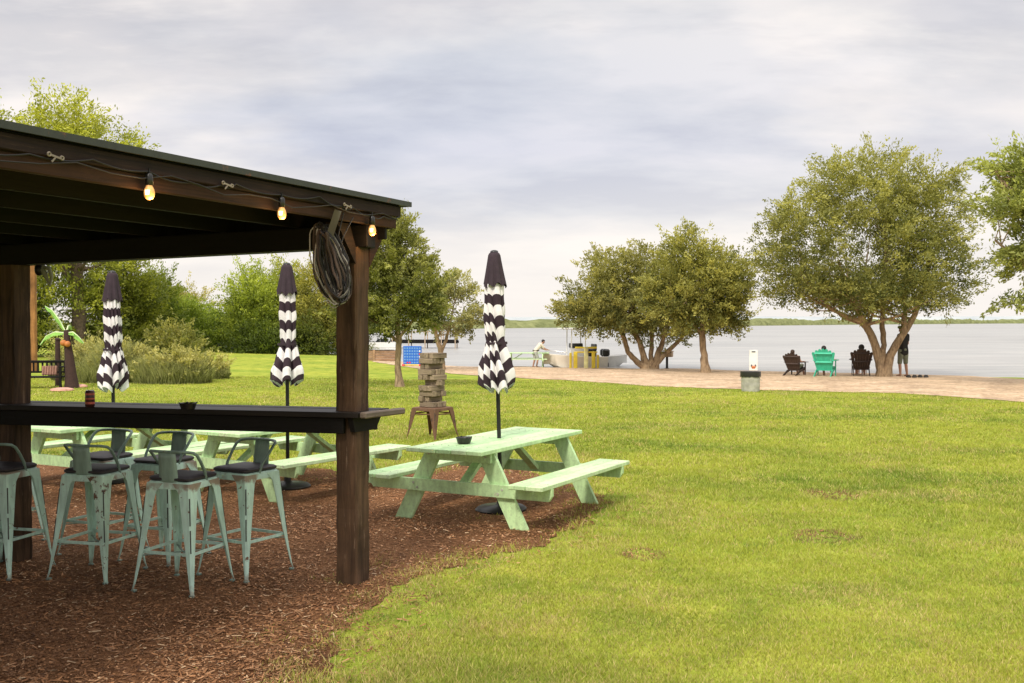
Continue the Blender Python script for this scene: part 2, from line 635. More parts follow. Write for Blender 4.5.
def np_mesh(name, verts, faces, mat, tint=None, smooth=False):
    """fast mesh from numpy arrays; faces is (n,k)"""
    me = bpy.data.meshes.new(name)
    nf, k = faces.shape
    me.vertices.add(len(verts))
    me.vertices.foreach_set('co', np.ascontiguousarray(verts, dtype=np.float32).ravel())
    me.loops.add(nf * k)
    me.loops.foreach_set('vertex_index', np.ascontiguousarray(faces, dtype=np.int32).ravel())
    me.polygons.add(nf)
    me.polygons.foreach_set('loop_start', np.arange(0, nf * k, k, dtype=np.int32))
    me.polygons.foreach_set('loop_total', np.full(nf, k, dtype=np.int32))
    me.update(calc_edges=True)
    if tint is not None:
        a = me.color_attributes.new('tint', 'FLOAT_COLOR', 'POINT')
        col = np.ones((len(verts), 4), dtype=np.float32)
        col[:, :3] = tint
        a.data.foreach_set('color', col.ravel())
    me.materials.append(mat)
    if smooth:
        me.polygons.foreach_set('use_smooth', np.ones(nf, dtype=bool))
    me.validate()
    return me


def vnoise(x, y, seed=0):
    """cheap smooth value noise in numpy, 0..1"""
    rs = np.random.RandomState(seed)
    T = rs.rand(64, 64)
    xi, yi = np.floor(x).astype(int), np.floor(y).astype(int)
    fx, fy = x - xi, y - yi
    fx, fy = fx * fx * (3 - 2 * fx), fy * fy * (3 - 2 * fy)
    a = T[xi % 64, yi % 64]
    b = T[(xi + 1) % 64, yi % 64]
    c = T[xi % 64, (yi + 1) % 64]
    d = T[(xi + 1) % 64, (yi + 1) % 64]
    return (a * (1 - fx) + b * fx) * (1 - fy) + (c * (1 - fx) + d * fx) * fy


# ------------------------------------------------------------------ ground, mulch, sand, lake, far shore
def build_ground():
    ys = np.concatenate([np.arange(-30, 80, 1.0), np.arange(80, 400, 12.0), np.array([400, 700, 1200, 3000, 9000])])
    xs = np.concatenate([np.array([-6000, -2000, -900, -500]), np.arange(-300, -80, 10.0), np.arange(-80, 80, 1.6), np.arange(80, 300, 10.0), np.array([300, 500, 900, 2000, 6000])])
    X, Y = np.meshgrid(xs, ys)
    Z = gz(X, Y)
    V = np.stack([X, Y, Z], -1).reshape(-1, 3)
    ny, nx = X.shape
    i = np.arange(ny - 1)[:, None] * nx + np.arange(nx - 1)[None, :]
    F = np.stack([i, i + 1, i + nx + 1, i + nx], -1).reshape(-1, 4)
    o = link('lawn', np_mesh('lawn', V, F, M['grass'], smooth=True))
    tag(o, 'mown yellow-green lawn running down to the beach', 'lawn', kind='structure')


build_ground()

# outline of the mulch bed, points on the ground
MPX = [(-700, 452), (-200, 458), (0, 464), (60, 461), (110, 463), (150, 468), (240, 466), (300, 468), (352, 474), (420, 474), (455, 463), (490, 464),
       (560, 478), (594, 494), (606, 508), (585, 524), (545, 541), (490, 556), (430, 572), (385, 588), (374, 604), (352, 628), (325, 655), (300, 683), (285, 760), (270, 900)]
mpoly = [at(x, y).to_2d() for x, y in MPX] + [Vector((-2.2, 1.0)), Vector((-3.5, -8.0)), Vector((-16, -8.0)), Vector((-16, 9.0))]


def densify(poly, step, amp, seed):
    out = []
    n = len(poly)
    rs = np.random.RandomState(seed)
    ph = rs.rand(8) * 7
    for i in range(n):
        a, b = poly[i], poly[(i + 1) % n]
        L = (b - a).length
        k = max(1, int(L / step))
        nrm = Vector((-(b - a).y, (b - a).x)).normalized() if L > 0 else Vector((0, 0))
        for j in range(k):
            p = a.lerp(b, j / k)
            d = amp * (math.sin(p.x * 5.1 + ph[0]) * math.cos(p.y * 4.3 + ph[1]) + 0.6 * math.sin(p.x * 13 + ph[2]) * math.sin(p.y * 15 + ph[3]) + 0.7 * (rs.rand() - 0.5))
            out.append(p + nrm * d)
    return out


mulch_edge = densify(mpoly, 0.06, 0.09, 3)


def build_mulch():
    bm = bmesh.new()
    vs = [bm.verts.new((p.x, p.y, 0.008)) for p in mulch_edge]
    f = bm.faces.new(vs)
    bmesh.ops.triangulate(bm, faces=[f])
    me = bpy.data.meshes.new('mulch_bed')
    bm.to_mesh(me)
    bm.free()
    me.materials.append(M['mulch'])
    o = link('mulch_bed', me)
    if me.polygons[0].normal.z < 0:
        me.flip_normals()
    tag(o, 'bed of reddish brown bark mulch under canopy and tables', 'mulch', kind='structure')


build_mulch()


def inpoly(px, py, poly):
    inside = np.zeros(len(px), bool)
    n = len(poly)
    for i in range(n):
        x1, y1 = poly[i]
        x2, y2 = poly[(i + 1) % n]
        c = ((y1 > py) != (y2 > py)) & (px < (x2 - x1) * (py - y1) / (y2 - y1 + 1e-12) + x1)
        inside ^= c
    return inside


def pdist(px, py, poly):
    d = np.full(len(px), 1e9)
    n = len(poly)
    for i in range(n):
        x1, y1 = poly[i]
        x2, y2 = poly[(i + 1) % n]
        dx, dy = x2 - x1, y2 - y1
        t = np.clip(((px - x1) * dx + (py - y1) * dy) / (dx * dx + dy * dy + 1e-12), 0, 1)
        d = np.minimum(d, np.hypot(px - x1 - t * dx, py - y1 - t * dy))
    return d


# the beach: a strip from the edge of the grass to below the waterline
SPX = [(372, 361.5), (400, 366), (420, 369.5), (450, 373.5), (500, 377.5), (560, 380.5), (600, 382.5), (650, 386), (700, 388.5), (760, 390.5), (830, 391.5), (900, 393.5), (960, 398), (1024, 402.5), (1200, 414), (1700, 440)]
sand_in = [at(x, y).to_2d() for x, y in SPX]


def build_sand():
    pts = []
    for i in range(len(sand_in) - 1):
        a, b = sand_in[i], sand_in[i + 1]
        k = max(2, int((b - a).length / 0.15))
        for j in range(k):
            pts.append(a.lerp(b, j / k))
    rs = random.Random(4)
    V, F = [], []
    nv = 14
    for i, p in enumerate(pts):
        n = 0.25 * math.sin(p.x * 1.3) + 0.12 * math.sin(p.x * 4.1 + 1) + 0.12 * (rs.random() - 0.5) + 0.1 * math.sin(p.x * 9)
        x0, y0 = p.x, p.y + n
        yend = float(np.interp(p.x, SHX, SHY)) + 6
        for j in range(nv):
            t = j / (nv - 1)
            y = y0 + (yend - y0) * t
            V.append((x0, y, float(gz(x0, y)) + 0.012 + (0.02 * math.sin(x0 * 2.1 + y * 1.7) * (1 if 0 < j else 0) + 0.02) * min(1, t * 4)))
    for i in range(len(pts) - 1):
        for j in range(nv - 1):
            a = i * nv + j
            F.append((a, a + nv, a + nv + 1, a + 1))
    me = np_mesh('sand_beach', np.array(V), np.array(F), M['sand'], smooth=True)
    tag(link('sand_beach', me), 'strip of pinkish sand between lawn and lake', 'beach', kind='structure')


build_sand()

# lake
V = np.array([(-9000, -400, -0.35), (9000, -400, -0.35), (9000, 12000, -0.35), (-9000, 12000, -0.35)], float)
# keep the sheet under the land: it only shows where the ground falls below it
tag(link('lake', np_mesh('lake', V, np.array([[0, 1, 2, 3]]), M['water'])), 'calm pale grey lake water', 'lake', kind='structure')


def ribbon(name, pts, h0, h1, depth, mat, seed, step, zbase=-0.6, amp=1.0):
    """low bank with an uneven skyline along a polyline of (x,y) points"""
    rs = random.Random(seed)
    P = []
    for i in range(len(pts) - 1):
        a, b = Vector(pts[i]), Vector(pts[i + 1])
        k = max(1, int((b - a).length / step))
        for j in range(k):
            P.append((a.lerp(b, j / k), (i + j / k) / (len(pts) - 1)))
    V, F = [], []
    h = 0.0
    for i, (p, t) in enumerate(P):
        h = 0.75 * h + 0.25 * rs.gauss(0, 1)
        top = (h0 + (h1 - h0) * t) * (1 + 0.45 * amp * h + 0.10 * rs.gauss(0, 1) * amp)
        d = p.normalized()
        for dd, zz in ((0, zbase), (depth * 0.12, top * 0.62), (depth * 0.35, top * 0.93), (depth * 0.6, top), (depth, zbase)):
            q = p + d * (dd + rs.uniform(-0.04, 0.04) * depth)
            V.append((q.x, q.y, zz))
    for i in range(len(P) - 1):
        for j in range(4):
            a = i * 5 + j
            F.append((a, a + 5, a + 6, a + 1))
    return link(name, np_mesh(name, np.array(V), np.array(F), mat))


def mat_far(name, a, b, scale):
    m, nt, bb = new_mat(name)
    n = noise(nt, mapped(nt, (1, 1, 2.5), 'Object', False), scale, 6, 0.7)
    r = ramp(nt, [(0.35, a), (0.65, b)])
    nt.links.new(n.outputs[0], r.inputs[0])
    nt.links.new(r.outputs[0], bb.inputs['Base Color'])
    bb.inputs['Roughness'].default_value = 1.0
    bb.inputs['Specular IOR Level'].default_value = 0.0
    return m


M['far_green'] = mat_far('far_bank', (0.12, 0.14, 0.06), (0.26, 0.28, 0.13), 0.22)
M['far_haze'] = mat_far('far_hills', (0.36, 0.40, 0.42), (0.46, 0.49, 0.49), 0.01)  # aerial haze is mixed into these pale hill colours
pp = lambda px, Y: ((px - 512) / FPX * Y, Y)
o = ribbon('far_shore', [pp(-200, 190), pp(300, 235), pp(420, 270), pp(520, 320), pp(640, 370), pp(760, 480), pp(860, 620), pp(1000, 880), pp(1250, 1050)], 1.35, 3.4, 40, M['far_green'], 5, 3.0, amp=0.6)
tag(o, 'low green marshy bank across the lake', 'far shore', kind='structure')
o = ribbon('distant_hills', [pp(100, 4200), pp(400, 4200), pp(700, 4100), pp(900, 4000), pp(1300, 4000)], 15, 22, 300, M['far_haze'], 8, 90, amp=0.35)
tag(o, 'hazy low hills on the horizon', 'hills', kind='structure')


# ------------------------------------------------------------------ grass blades and wood chips
bare_spots = [(at(822, 536).to_2d(), 0.26), (at(836, 538).to_2d(), 0.14), (at(835, 496).to_2d(), 0.28), (at(640, 555).to_2d(), 0.2), (at(418, 600).to_2d(), 0.14)]


def grass_field():
    rs = np.random.RandomState(11)
    n = 1150000
    y0, y1 = 4.6, 34.0
    # even density on the picture: y ~ 1/y^2-ish near, thinning with distance
    u = rs.rand(n)
    p = 1.35
    Y = (y0 ** (1 - p) + u * (y1 ** (1 - p) - y0 ** (1 - p))) ** (1 / (1 - p))
    X = (rs.rand(n) * 2 - 1) * (0.52 * Y + 0.7)
    poly = [(q.x, q.y) for q in mulch_edge]
    coarse = [(q.x, q.y) for q in mpoly]
    ins = inpoly(X, Y, coarse)
    d = pdist(X, Y, coarse)
    sd = np.where(ins, -d, d)                       # negative inside the mulch
    keep_p = np.clip(0.42 + (sd + (vnoise(X * 1.6, Y * 1.6, 1) - 0.5) * 0.35 + (vnoise(X * 5, Y * 5, 51) - 0.5) * 0.5) / 0.95, 0, 1) ** 1.5
    stray = (sd < 0) & (sd > -1.0) & (vnoise(X * 2.2, Y * 2.2, 8) > 0.80)
    keep_p = np.maximum(keep_p, stray * 0.10)
    yedge = np.interp(X, [q.x for q in sand_in], [q.y for q in sand_in])
    keep_p = keep_p * np.clip((yedge + 0.05 + 0.5 * (vnoise(X * 1.5, Y * 1.5, 2) - 0.3) - Y) / 0.5, 0, 1)
    dry = np.zeros(n)
    for c, r in bare_spots:
        dd = np.hypot((X - c.x), (Y - c.y) * 0.8) / r
        q = np.clip(1.25 - dd + (vnoise(X * 6, Y * 6, 3) - 0.5) * 0.9, 0, 1)
        dry = np.maximum(dry, q)
    keep_p *= 1 - 0.80 * dry
    thin = vnoise(X * 1.7, Y * 1.7, 4)
    keep_p *= (0.70 + 0.30 * (thin > 0.35)) * (0.62 + 0.38 * (vnoise(X * 5.5, Y * 5.5, 31) > 0.24))
    k = rs.rand(n) < keep_p
    X, Y, dry, sd = X[k], Y[k], dry[k], sd[k]
    n = len(X)
    Z = gz(X, Y)
    sc = np.clip(Y / 8.0, 0.8, 2.6)
    patch = vnoise(X * 1.1, Y * 1.1, 5)
    fine = vnoise(X * 5, Y * 5, 6)
    h = (0.012 + 0.016 * rs.rand(n) + 0.022 * patch * fine + 0.012 * (rs.rand(n) > 0.96)) * np.clip(sc, 0.9, 1.3)
    # a bit longer around the edges of the mulch
    h *= 1 + 0.5 * np.clip(1 - np.abs(sd) / 0.35, 0, 1)
    w = (0.0021 + 0.0022 * rs.rand(n)) * sc
    a = rs.rand(n) * 2 * PI
    lean = h * (0.25 + 1.0 * rs.rand(n))
    la = rs.rand(n) * 2 * PI
    bx, by = np.cos(a) * w, np.sin(a) * w
    V = np.empty((n, 3, 3), np.float32)
    V[:, 0] = np.stack([X - bx, Y - by, Z - 0.002], -1)
    V[:, 1] = np.stack([X + bx, Y + by, Z - 0.002], -1)
    V[:, 2] = np.stack([X + np.cos(la) * lean, Y + np.sin(la) * lean, Z + h], -1)
    F = np.arange(n * 3).reshape(n, 3)
    green = np.array([0.17, 0.27, 0.035])
    lime = np.array([0.49, 0.53, 0.075])
    straw = np.array([0.66, 0.54, 0.22])
    mowing = 0.5 + 0.5 * np.sin((Y + 0.22 * X) * 2.3 + 1.3 * vnoise(X * 0.4, Y * 0.4, 9))
    t = np.clip(0.60 * vnoise(X * 0.45, Y * 0.45, 7) + 0.60 * (vnoise(X * 1.6, Y * 1.6, 17) - 0.45) + 0.35 * (vnoise(X * 6, Y * 6, 18) - 0.5) + 0.30 * rs.rand(n) + 0.22 * mowing * np.clip(Y / 14, 0, 1) + 0.10, 0, 1)[:, None]
    C = green * (1 - t) + lime * t
    s = (rs.rand(n) < (0.10 + 0.55 * dry + 0.30 * np.clip(1 - np.abs(sd) / 0.8, 0, 1) + 0.9 * np.clip(vnoise(X * 1.3, Y * 1.3, 12) - 0.58, 0, 1) + 0.9 * np.clip(vnoise(X * 4.3, Y * 4.3, 22) - 0.68, 0, 1) + 0.16 * np.clip((8 - Y) / 3, 0, 1)))[:, None]
    C = np.where(s, straw * (0.6 + 0.6 * rs.rand(n)[:, None]), C)
    br = (rs.rand(n) < np.clip(dry * 1.6 - 0.2, 0, 0.85))[:, None]
    C = np.where(br, np.array([0.34, 0.21, 0.10]) * (0.6 + 0.6 * rs.rand(n)[:, None]), C)
    C = C * (0.88 + 0.34 * rs.rand(n)[:, None])
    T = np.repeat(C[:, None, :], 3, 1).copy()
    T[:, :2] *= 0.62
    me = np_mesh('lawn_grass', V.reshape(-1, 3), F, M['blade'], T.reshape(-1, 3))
    tag(link('lawn_grass', me), 'short blades of lawn grass with straw coloured flecks', 'grass', kind='stuff')
    return


grass_field()


def chips():
    rs = np.random.RandomState(21)
    n = 190000
    y0, y1, p = 4.3, 14.0, 1.2
    u = rs.rand(n)
    Y = (y0 ** (1 - p) + u * (y1 ** (1 - p) - y0 ** (1 - p))) ** (1 / (1 - p))
    X = (rs.rand(n) * 2 - 1) * (0.53 * Y + 0.4)
    coarse = [(q.x, q.y) for q in mpoly]
    ins = inpoly(X, Y, coarse)
    d = pdist(X, Y, coarse)
    pr = np.where(ins, 1.0, np.clip(0.55 - d / 0.9, 0, 1) * 0.6)
    pr = pr * (0.55 + 0.45 * (vnoise(X * 1.9, Y * 1.9, 44) > 0.3))
    dirt = np.zeros(n)
    for c, r in bare_spots:
        dirt = np.maximum(dirt, (np.hypot(X - c.x, Y - c.y) < r * 0.8) * 0.5)
    pr = np.maximum(pr, dirt)
    k = rs.rand(n) < pr
    X, Y = X[k], Y[k]
    n = len(X)
    Z = gz(X, Y) + 0.010
    clus = vnoise(X * 2.5, Y * 2.5, 3)
    L = (0.0045 + 0.026 * rs.rand(n) ** 4.0) * (0.7 + 0.6 * clus)
    W = 0.0022 + 0.0045 * rs.rand(n) ** 2
    a = rs.rand(n) * 2 * PI
    ca, sa = np.cos(a), np.sin(a)
    tilt = (rs.rand(n) - 0.3) * 0.7
    H = 0.002 + 0.007 * rs.rand(n)
    V = np.empty((n, 4, 3), np.float32)
    tw = (rs.rand(n) - 0.5) * 0.010
    for j, (sx, sy) in enumerate(((-1, -1), (1, -0.7), (1, 0.6), (-1, 1))):
        V[:, j, 0] = X + sx * L * ca - sy * W * sa
        V[:, j, 1] = Y + sx * L * sa + sy * W * ca
        V[:, j, 2] = Z + H + sx * L * tilt * 0.7 + sy * tw * 0.5
    V[:, :, 2] = np.maximum(V[:, :, 2], Z[:, None])
    F = np.arange(n * 4).reshape(n, 4)
    cols = np.array([(0.13, 0.058, 0.027), (0.24, 0.112, 0.048), (0.33, 0.162, 0.072), (0.43, 0.24, 0.125), (0.58, 0.41, 0.25)])
    pk = rs.choice(5, n, p=(0.14, 0.30, 0.32, 0.19, 0.05))
    C = cols[pk] * (0.7 + 0.6 * rs.rand(n)[:, None]) * (0.75 + 0.75 * vnoise(X * 1.1, Y * 1.1, 14))[:, None]
    me = np_mesh('mulch_chips', V.reshape(-1, 3), F, M['chip'], np.repeat(C[:, None, :], 4, 1).reshape(-1, 3))
    tag(link('mulch_chips', me), 'loose reddish bark chips scattered over the mulch bed', 'wood chips', kind='stuff')


chips()

# ------------------------------------------------------------------ canopy and bar
U = Vector((0.4217, 0.9068, 0)).normalized()     # away from the camera, along the side fascia
W_ = Vector((-0.970, 0.243, 0)).normalized()     # from the corner post to the left post
NF = Vector((U.y, -U.x, 0))                      # outward from the side fascia (to the right)
PA = Vector((-1.085, 7.19, 0))
PB = Vector((-3.72, 7.85, 0))


def oriented(x, y, origin):
    """matrix with local X along x, Z up"""
    x = Vector(x).normalized()
    z = Vector((0, 0, 1))
    y = z.cross(x).normalized()
    z = x.cross(y)
    m = Matrix((x, y, z)).transposed().to_4x4()
    m.translation = origin
    return m


def board(name, p0, p1, w, h, mat, parent, ch=0.004, seg=0):
    """board between two world points; grain along its length"""
    p0, p1 = Vector(p0), Vector(p1)
    m = oriented(p1 - p0, None, p0)
    mb = MB()
    L = (p1 - p0).length
    mb.box((L / 2, 0, 0), (L, w, h), ch=ch)
    return link(name, mb.mesh(name, mat), parent, mat4=m)


canopy = thing('canopy', 'dark timber patio canopy with flat metal roof over the bar counter', 'canopy', PA)


def post(c, h, w, parent, name='post'):
    rs = random.Random(int(c.x * 100))
    rz = math.atan2(U.y, U.x)
    mb = MB()
    n = 22
    vs = []
    hw = w / 2
    prof = [(-hw, -hw + 0.012), (-hw + 0.012, -hw), (hw - 0.012, -hw), (hw, -hw + 0.012), (hw, hw - 0.012), (hw - 0.012, hw), (-hw + 0.012, hw), (-hw, hw - 0.012)]
    fs = []
    for i in range(n + 1):
        z = h * i / n
        for q in prof:
            j = 0.005
            vs.append((q[0] + rs.uniform(-j, j), q[1] + rs.uniform(-j, j), z))
    for i in range(n):
        for k in range(8):
            k2 = (k + 1) % 8
            fs.append((i * 8 + k, i * 8 + k2, (i + 1) * 8 + k2, (i + 1) * 8 + k))
    fs.append(tuple(range(8)))
    fs.append(tuple(n * 8 + k for k in range(8)))
    mb.add(vs, fs)
    m = Matrix.Translation(c) @ Matrix.Rotation(rz, 4, 'Z')
    return link(name, mb.mesh(name, M['post_wood']), parent, mat4=m)


post(PA - U * 0.0 + W_ * 0.008, 2.30, 0.168, canopy)
post(PB, 2.215, 0.164, canopy)
beam_dir = (PB - PA).normalized()
ba = PA - beam_dir * 0.13 + Vector((0, 0, 2.375))
bb_ = PB + beam_dir * 4.3 + Vector((0, 0, 2.375 - 0.085 * (2.72 + 4.3) / 2.72))
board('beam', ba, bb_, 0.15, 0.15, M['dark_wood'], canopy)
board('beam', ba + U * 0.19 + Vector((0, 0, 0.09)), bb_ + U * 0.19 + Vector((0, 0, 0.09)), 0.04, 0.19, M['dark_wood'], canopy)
F0 = Vector((-0.95, 7.05, 0))


def fas(t, off=0.0, z=0.0):
    return F0 + U * t + NF * off + Vector((0, 0, z))


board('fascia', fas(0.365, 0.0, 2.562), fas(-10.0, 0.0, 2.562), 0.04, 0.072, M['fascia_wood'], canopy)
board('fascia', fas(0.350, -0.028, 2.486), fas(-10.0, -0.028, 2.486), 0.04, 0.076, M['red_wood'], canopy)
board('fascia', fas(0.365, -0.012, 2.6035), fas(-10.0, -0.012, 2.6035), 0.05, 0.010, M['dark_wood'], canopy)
# rear fascia over the bar
rf0 = fas(0.35, -0.05, 2.52)
board('fascia', rf0, rf0 + beam_dir * 7.0 - Vector((0, 0, 0.22)), 0.035, 0.15, M['dark_wood'], canopy)
# rafters parallel to the side fascia and the deck above them
DROP = -0.0313
for i in range(1, 13):
    q = i * 0.56
    a = fas(0.25, 0, 2.52) + beam_dir * q + Vector((0, 0, DROP * q))
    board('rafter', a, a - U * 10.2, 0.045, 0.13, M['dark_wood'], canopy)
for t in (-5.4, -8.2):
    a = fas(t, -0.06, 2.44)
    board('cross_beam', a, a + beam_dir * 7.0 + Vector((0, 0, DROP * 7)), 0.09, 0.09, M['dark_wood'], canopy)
mb = MB()
c0, c1 = fas(0.44, 0.045, 2.612), fas(-10.1, 0.045, 2.612)
c2, c3 = c1 + beam_dir * 7.4 + Vector((0, 0, DROP * 7.4)), c0 + beam_dir * 7.4 + Vector((0, 0, DROP * 7.4))
lo = [c0, c1, c2, c3]
hi = [p + Vector((0, 0, 0.022)) for p in lo]
mb.add(lo + hi, [(0, 1, 2, 3), (7, 6, 5, 4), (0, 4, 5, 1), (1, 5, 6, 2), (2, 6, 7, 3), (3, 7, 4, 0)])
ribs = 30
for i in range(ribs):
    q = 0.05 + i * 0.245
    a = c0 + beam_dir * q + Vector((0, 0, 0.028 + DROP * q))
    mb.beam(a + U * 0.004, a - U * 10.5, 0.035, 0.012)
W0 = Matrix.Translation(Vector((0, 0, 0)))
link('roof_sheet', mb.mesh('roof_sheet', M['roof_metal']), canopy, mat4=W0)
mb = MB()
mb.beam(fas(0.455, 0.048, 2.622), fas(-10.1, 0.048, 2.622), 0.014, 0.034)
mb.beam(fas(0.455, 0.040, 2.622), fas(0.455, 0.040, 2.622) + beam_dir * 7.3 + Vector((0, 0, DROP * 7.3)), 0.014, 0.03)
link('drip_edge', mb.mesh('drip_edge', M['roof_metal']), canopy, mat4=W0)
# knee block between the post head and the side fascia
mb = MB()
mb.prism([(0.080, -0.11), (0.30, 0.165), (0.19, 0.165), (0.080, 0.02)], -0.045, 0.045)
m = oriented(U, None, PA + NF * 0.035 + Vector((0, 0, 2.278)))
link('knee_brace', mb.mesh('knee_brace', M['red_wood']), canopy, mat4=m)
mb = MB()
mb.prism([(-0.03, -0.10), (-0.03, 0.02), (-0.10, 0.165), (-0.25, 0.165)], -0.045, 0.045)
m = oriented(U, None, PA + NF * 0.03 - U * 0.055 + Vector((0, 0, 2.284)))
link('knee_brace', mb.mesh('knee_brace', M['beam_wood']), canopy, mat4=m)

# bar counter
BZ = 1.187
nose = Vector((-1.0, 7.0, 0))
ndir = Vector((-2.72, 0.655, 0)).normalized()
bar = thing('bar_counter', 'long dark wooden bar counter fixed between the canopy posts', 'bar counter', nose + ndir * 1.5)
nper = Vector((0.47, 0.883, 0)).normalized()
mtx = oriented(ndir, None, nose + Vector((0, 0, BZ)))


def counter_board(name, off0, off1, start, mat, z=0.0, th=0.038, bow=0.0):
    p0 = nose + ndir * start + nper * off0
    mb = MB()
    a, b = nose + ndir * start + nper * off0, nose + ndir * 4.6 + nper * off0
    c, d = nose + ndir * 4.6 + nper * off1, nose + ndir * start + nper * off1
    inv = mtx.inverted()
    lo_ = [inv @ (q + Vector((0, 0, BZ - th + z))) for q in (a, b, c, d)]
    hi_ = [inv @ (q + Vector((0, 0, BZ + z))) for q in (a, b, c, d)]
    mb.add(lo_ + hi_, [(0, 1, 2, 3), (7, 6, 5, 4), (0, 4, 5, 1), (1, 5, 6, 2), (2, 6, 7, 3), (3, 7, 4, 0)])
    o = link(name, mb.mesh(name, mat), bar, mat4=mtx)
    bv = o.modifiers.new('bevel', 'BEVEL')
    bv.width = 0.004
    bv.segments = 2
    return o


counter_board('counter_board', 0.0, 0.145, 0.03, M['counter_wood'])
counter_board('counter_board', 0.15, 0.295, 0.05, M['counter_wood'], -0.002)
counter_board('counter_board', 0.30, 0.43, 0.07, M['counter_wood'])
# pale end board
mb = MB()
e0, e1 = nose + Vector((0.0, 0.0, BZ)), nose + nper * 0.42 + Vector((0.02, 0, BZ))
me_ = oriented(e1 - e0, None, e0)
mb.box((0.22, -0.006, -0.018), (0.45, 0.055, 0.042), ch=0.008)
link('end_board', mb.mesh('end_board', M['end_wood']), bar, mat4=me_)
a0 = nose + ndir * 0.16 + nper * 0.05
board('apron', a0 + Vector((0, 0, BZ - 0.094)), a0 + ndir * 4.4 + Vector((0, 0, BZ - 0.094)), 0.04, 0.108, M['dark_wood'], bar)
a1 = nose + ndir * 0.12 + nper * 0.36
board('apron', a1 + Vector((0, 0, BZ - 0.094)), a1 + ndir * 4.4 + Vector((0, 0, BZ - 0.094)), 0.04, 0.108, M['dark_wood'], bar)
mb = MB()
mb.prism([(0.02, -0.05), (0.36, -0.05), (0.29, -0.145), (0.05, -0.145)], -0.02, 0.02)
m = oriented(nper, None, nose + ndir * 0.10 + Vector((0, 0, BZ + 0.008)))
link('end_bracket', mb.mesh('end_bracket', M['dark_wood']), bar, mat4=m)

# can and ashtrays
cp = at(90, 407.0, BZ)
cp.z = BZ
can = thing('drink_can', 'dark red drink can standing on the left of the bar counter', 'can', cp)
mb = MB()
mb.lathe([(0.026, 0), (0.033, 0.006), (0.033, 0.108), (0.027, 0.118)], 20)
part('can_body', mb, M['can_print'], can, True)
mb = MB()
mb.lathe([(0.0334, 0.022), (0.0334, 0.038)], 20, cap=False)
mb.lathe([(0.0334, 0.055), (0.0334, 0.066)], 20, cap=False)
mb.lathe([(0.0334, 0.086), (0.0334, 0.100)], 20, cap=False)
part('label_band', mb, M['can_band'], can, True)
mb = MB()
mb.lathe([(0.027, 0.1175), (0.0265, 0.121), (0.024, 0.1165)], 20)
part('lid', mb, M['aluminium'], can, True)


def ashtray(loc, label, s=1.0):
    t = thing('ashtray', label, 'ashtray', loc, 0, 'black round ashtrays')
    mb = MB()
    k = s
    mb.lathe([(0.030 * k, 0), (0.047 * k, 0.004), (0.060 * k, 0.045 * k), (0.058 * k, 0.047 * k), (0.053 * k, 0.043 * k), (0.040 * k, 0.010), (0.001, 0.009)], 24)
    part('bowl', mb, M['black_plastic'], t, True)
    for i in range(4):
        an = i * PI / 2 + 0.4
        mb = MB()
        mb.box((0.057 * k * math.cos(an), 0.057 * k * math.sin(an), 0.047 * k), (0.012, 0.012, 0.007), Matrix.Rotation(an, 3, 'Z'))
        part('rest', mb, M['black_metal'], t)


q = at(188, 409.5, BZ)
q.z = BZ
ashtray(q, 'black ashtray on the bar counter', 1.0)

# ------------------------------------------------------------------ string lights
lights = thing('string_lights', 'string of round warm bulbs on a black cord along the canopy fascia', 'string lights', fas(-1, 0.03, 2.55))
mb = MB()
pts = []
anchors = [(0.34, 2.53), (0.12, 2.51), (-0.03, 2.50), (-0.25, 2.535), (-0.38, 2.53), (-0.62, 2.565), (-1.00, 2.535), (-1.4, 2.55), (-1.52, 2.53), (-1.75, 2.515), (-2.05, 2.535), (-2.4, 2.545), (-2.75, 2.52), (-3.1, 2.50), (-3.6, 2.54), (-4.3, 2.53), (-5.2, 2.54)]
for i in range(len(anchors) - 1):
    for j in range(6):
        f = j / 6
        t = anchors[i][0] * (1 - f) + anchors[i + 1][0] * f
        z = anchors[i][1] * (1 - f) + anchors[i + 1][1] * f - 0.018 * math.sin(PI * f)
        pts.append(fas(t, 0.030, z))
mb.tube(pts, 0.0045, 6)
pts2 = [fas(0.3 - 0.2 * i, 0.036, 2.50 + 0.022 * math.sin(i * 1.9) + 0.012 * math.sin(i * 0.7)) for i in range(30)]
mb.tube(pts2, 0.0035, 6)
link('cord', mb.mesh('cord', M['cord'], True), lights, mat4=W0)
BUL = [(-0.03, 2.402), (-1.00, 2.425), (-2.05, 2.43)]
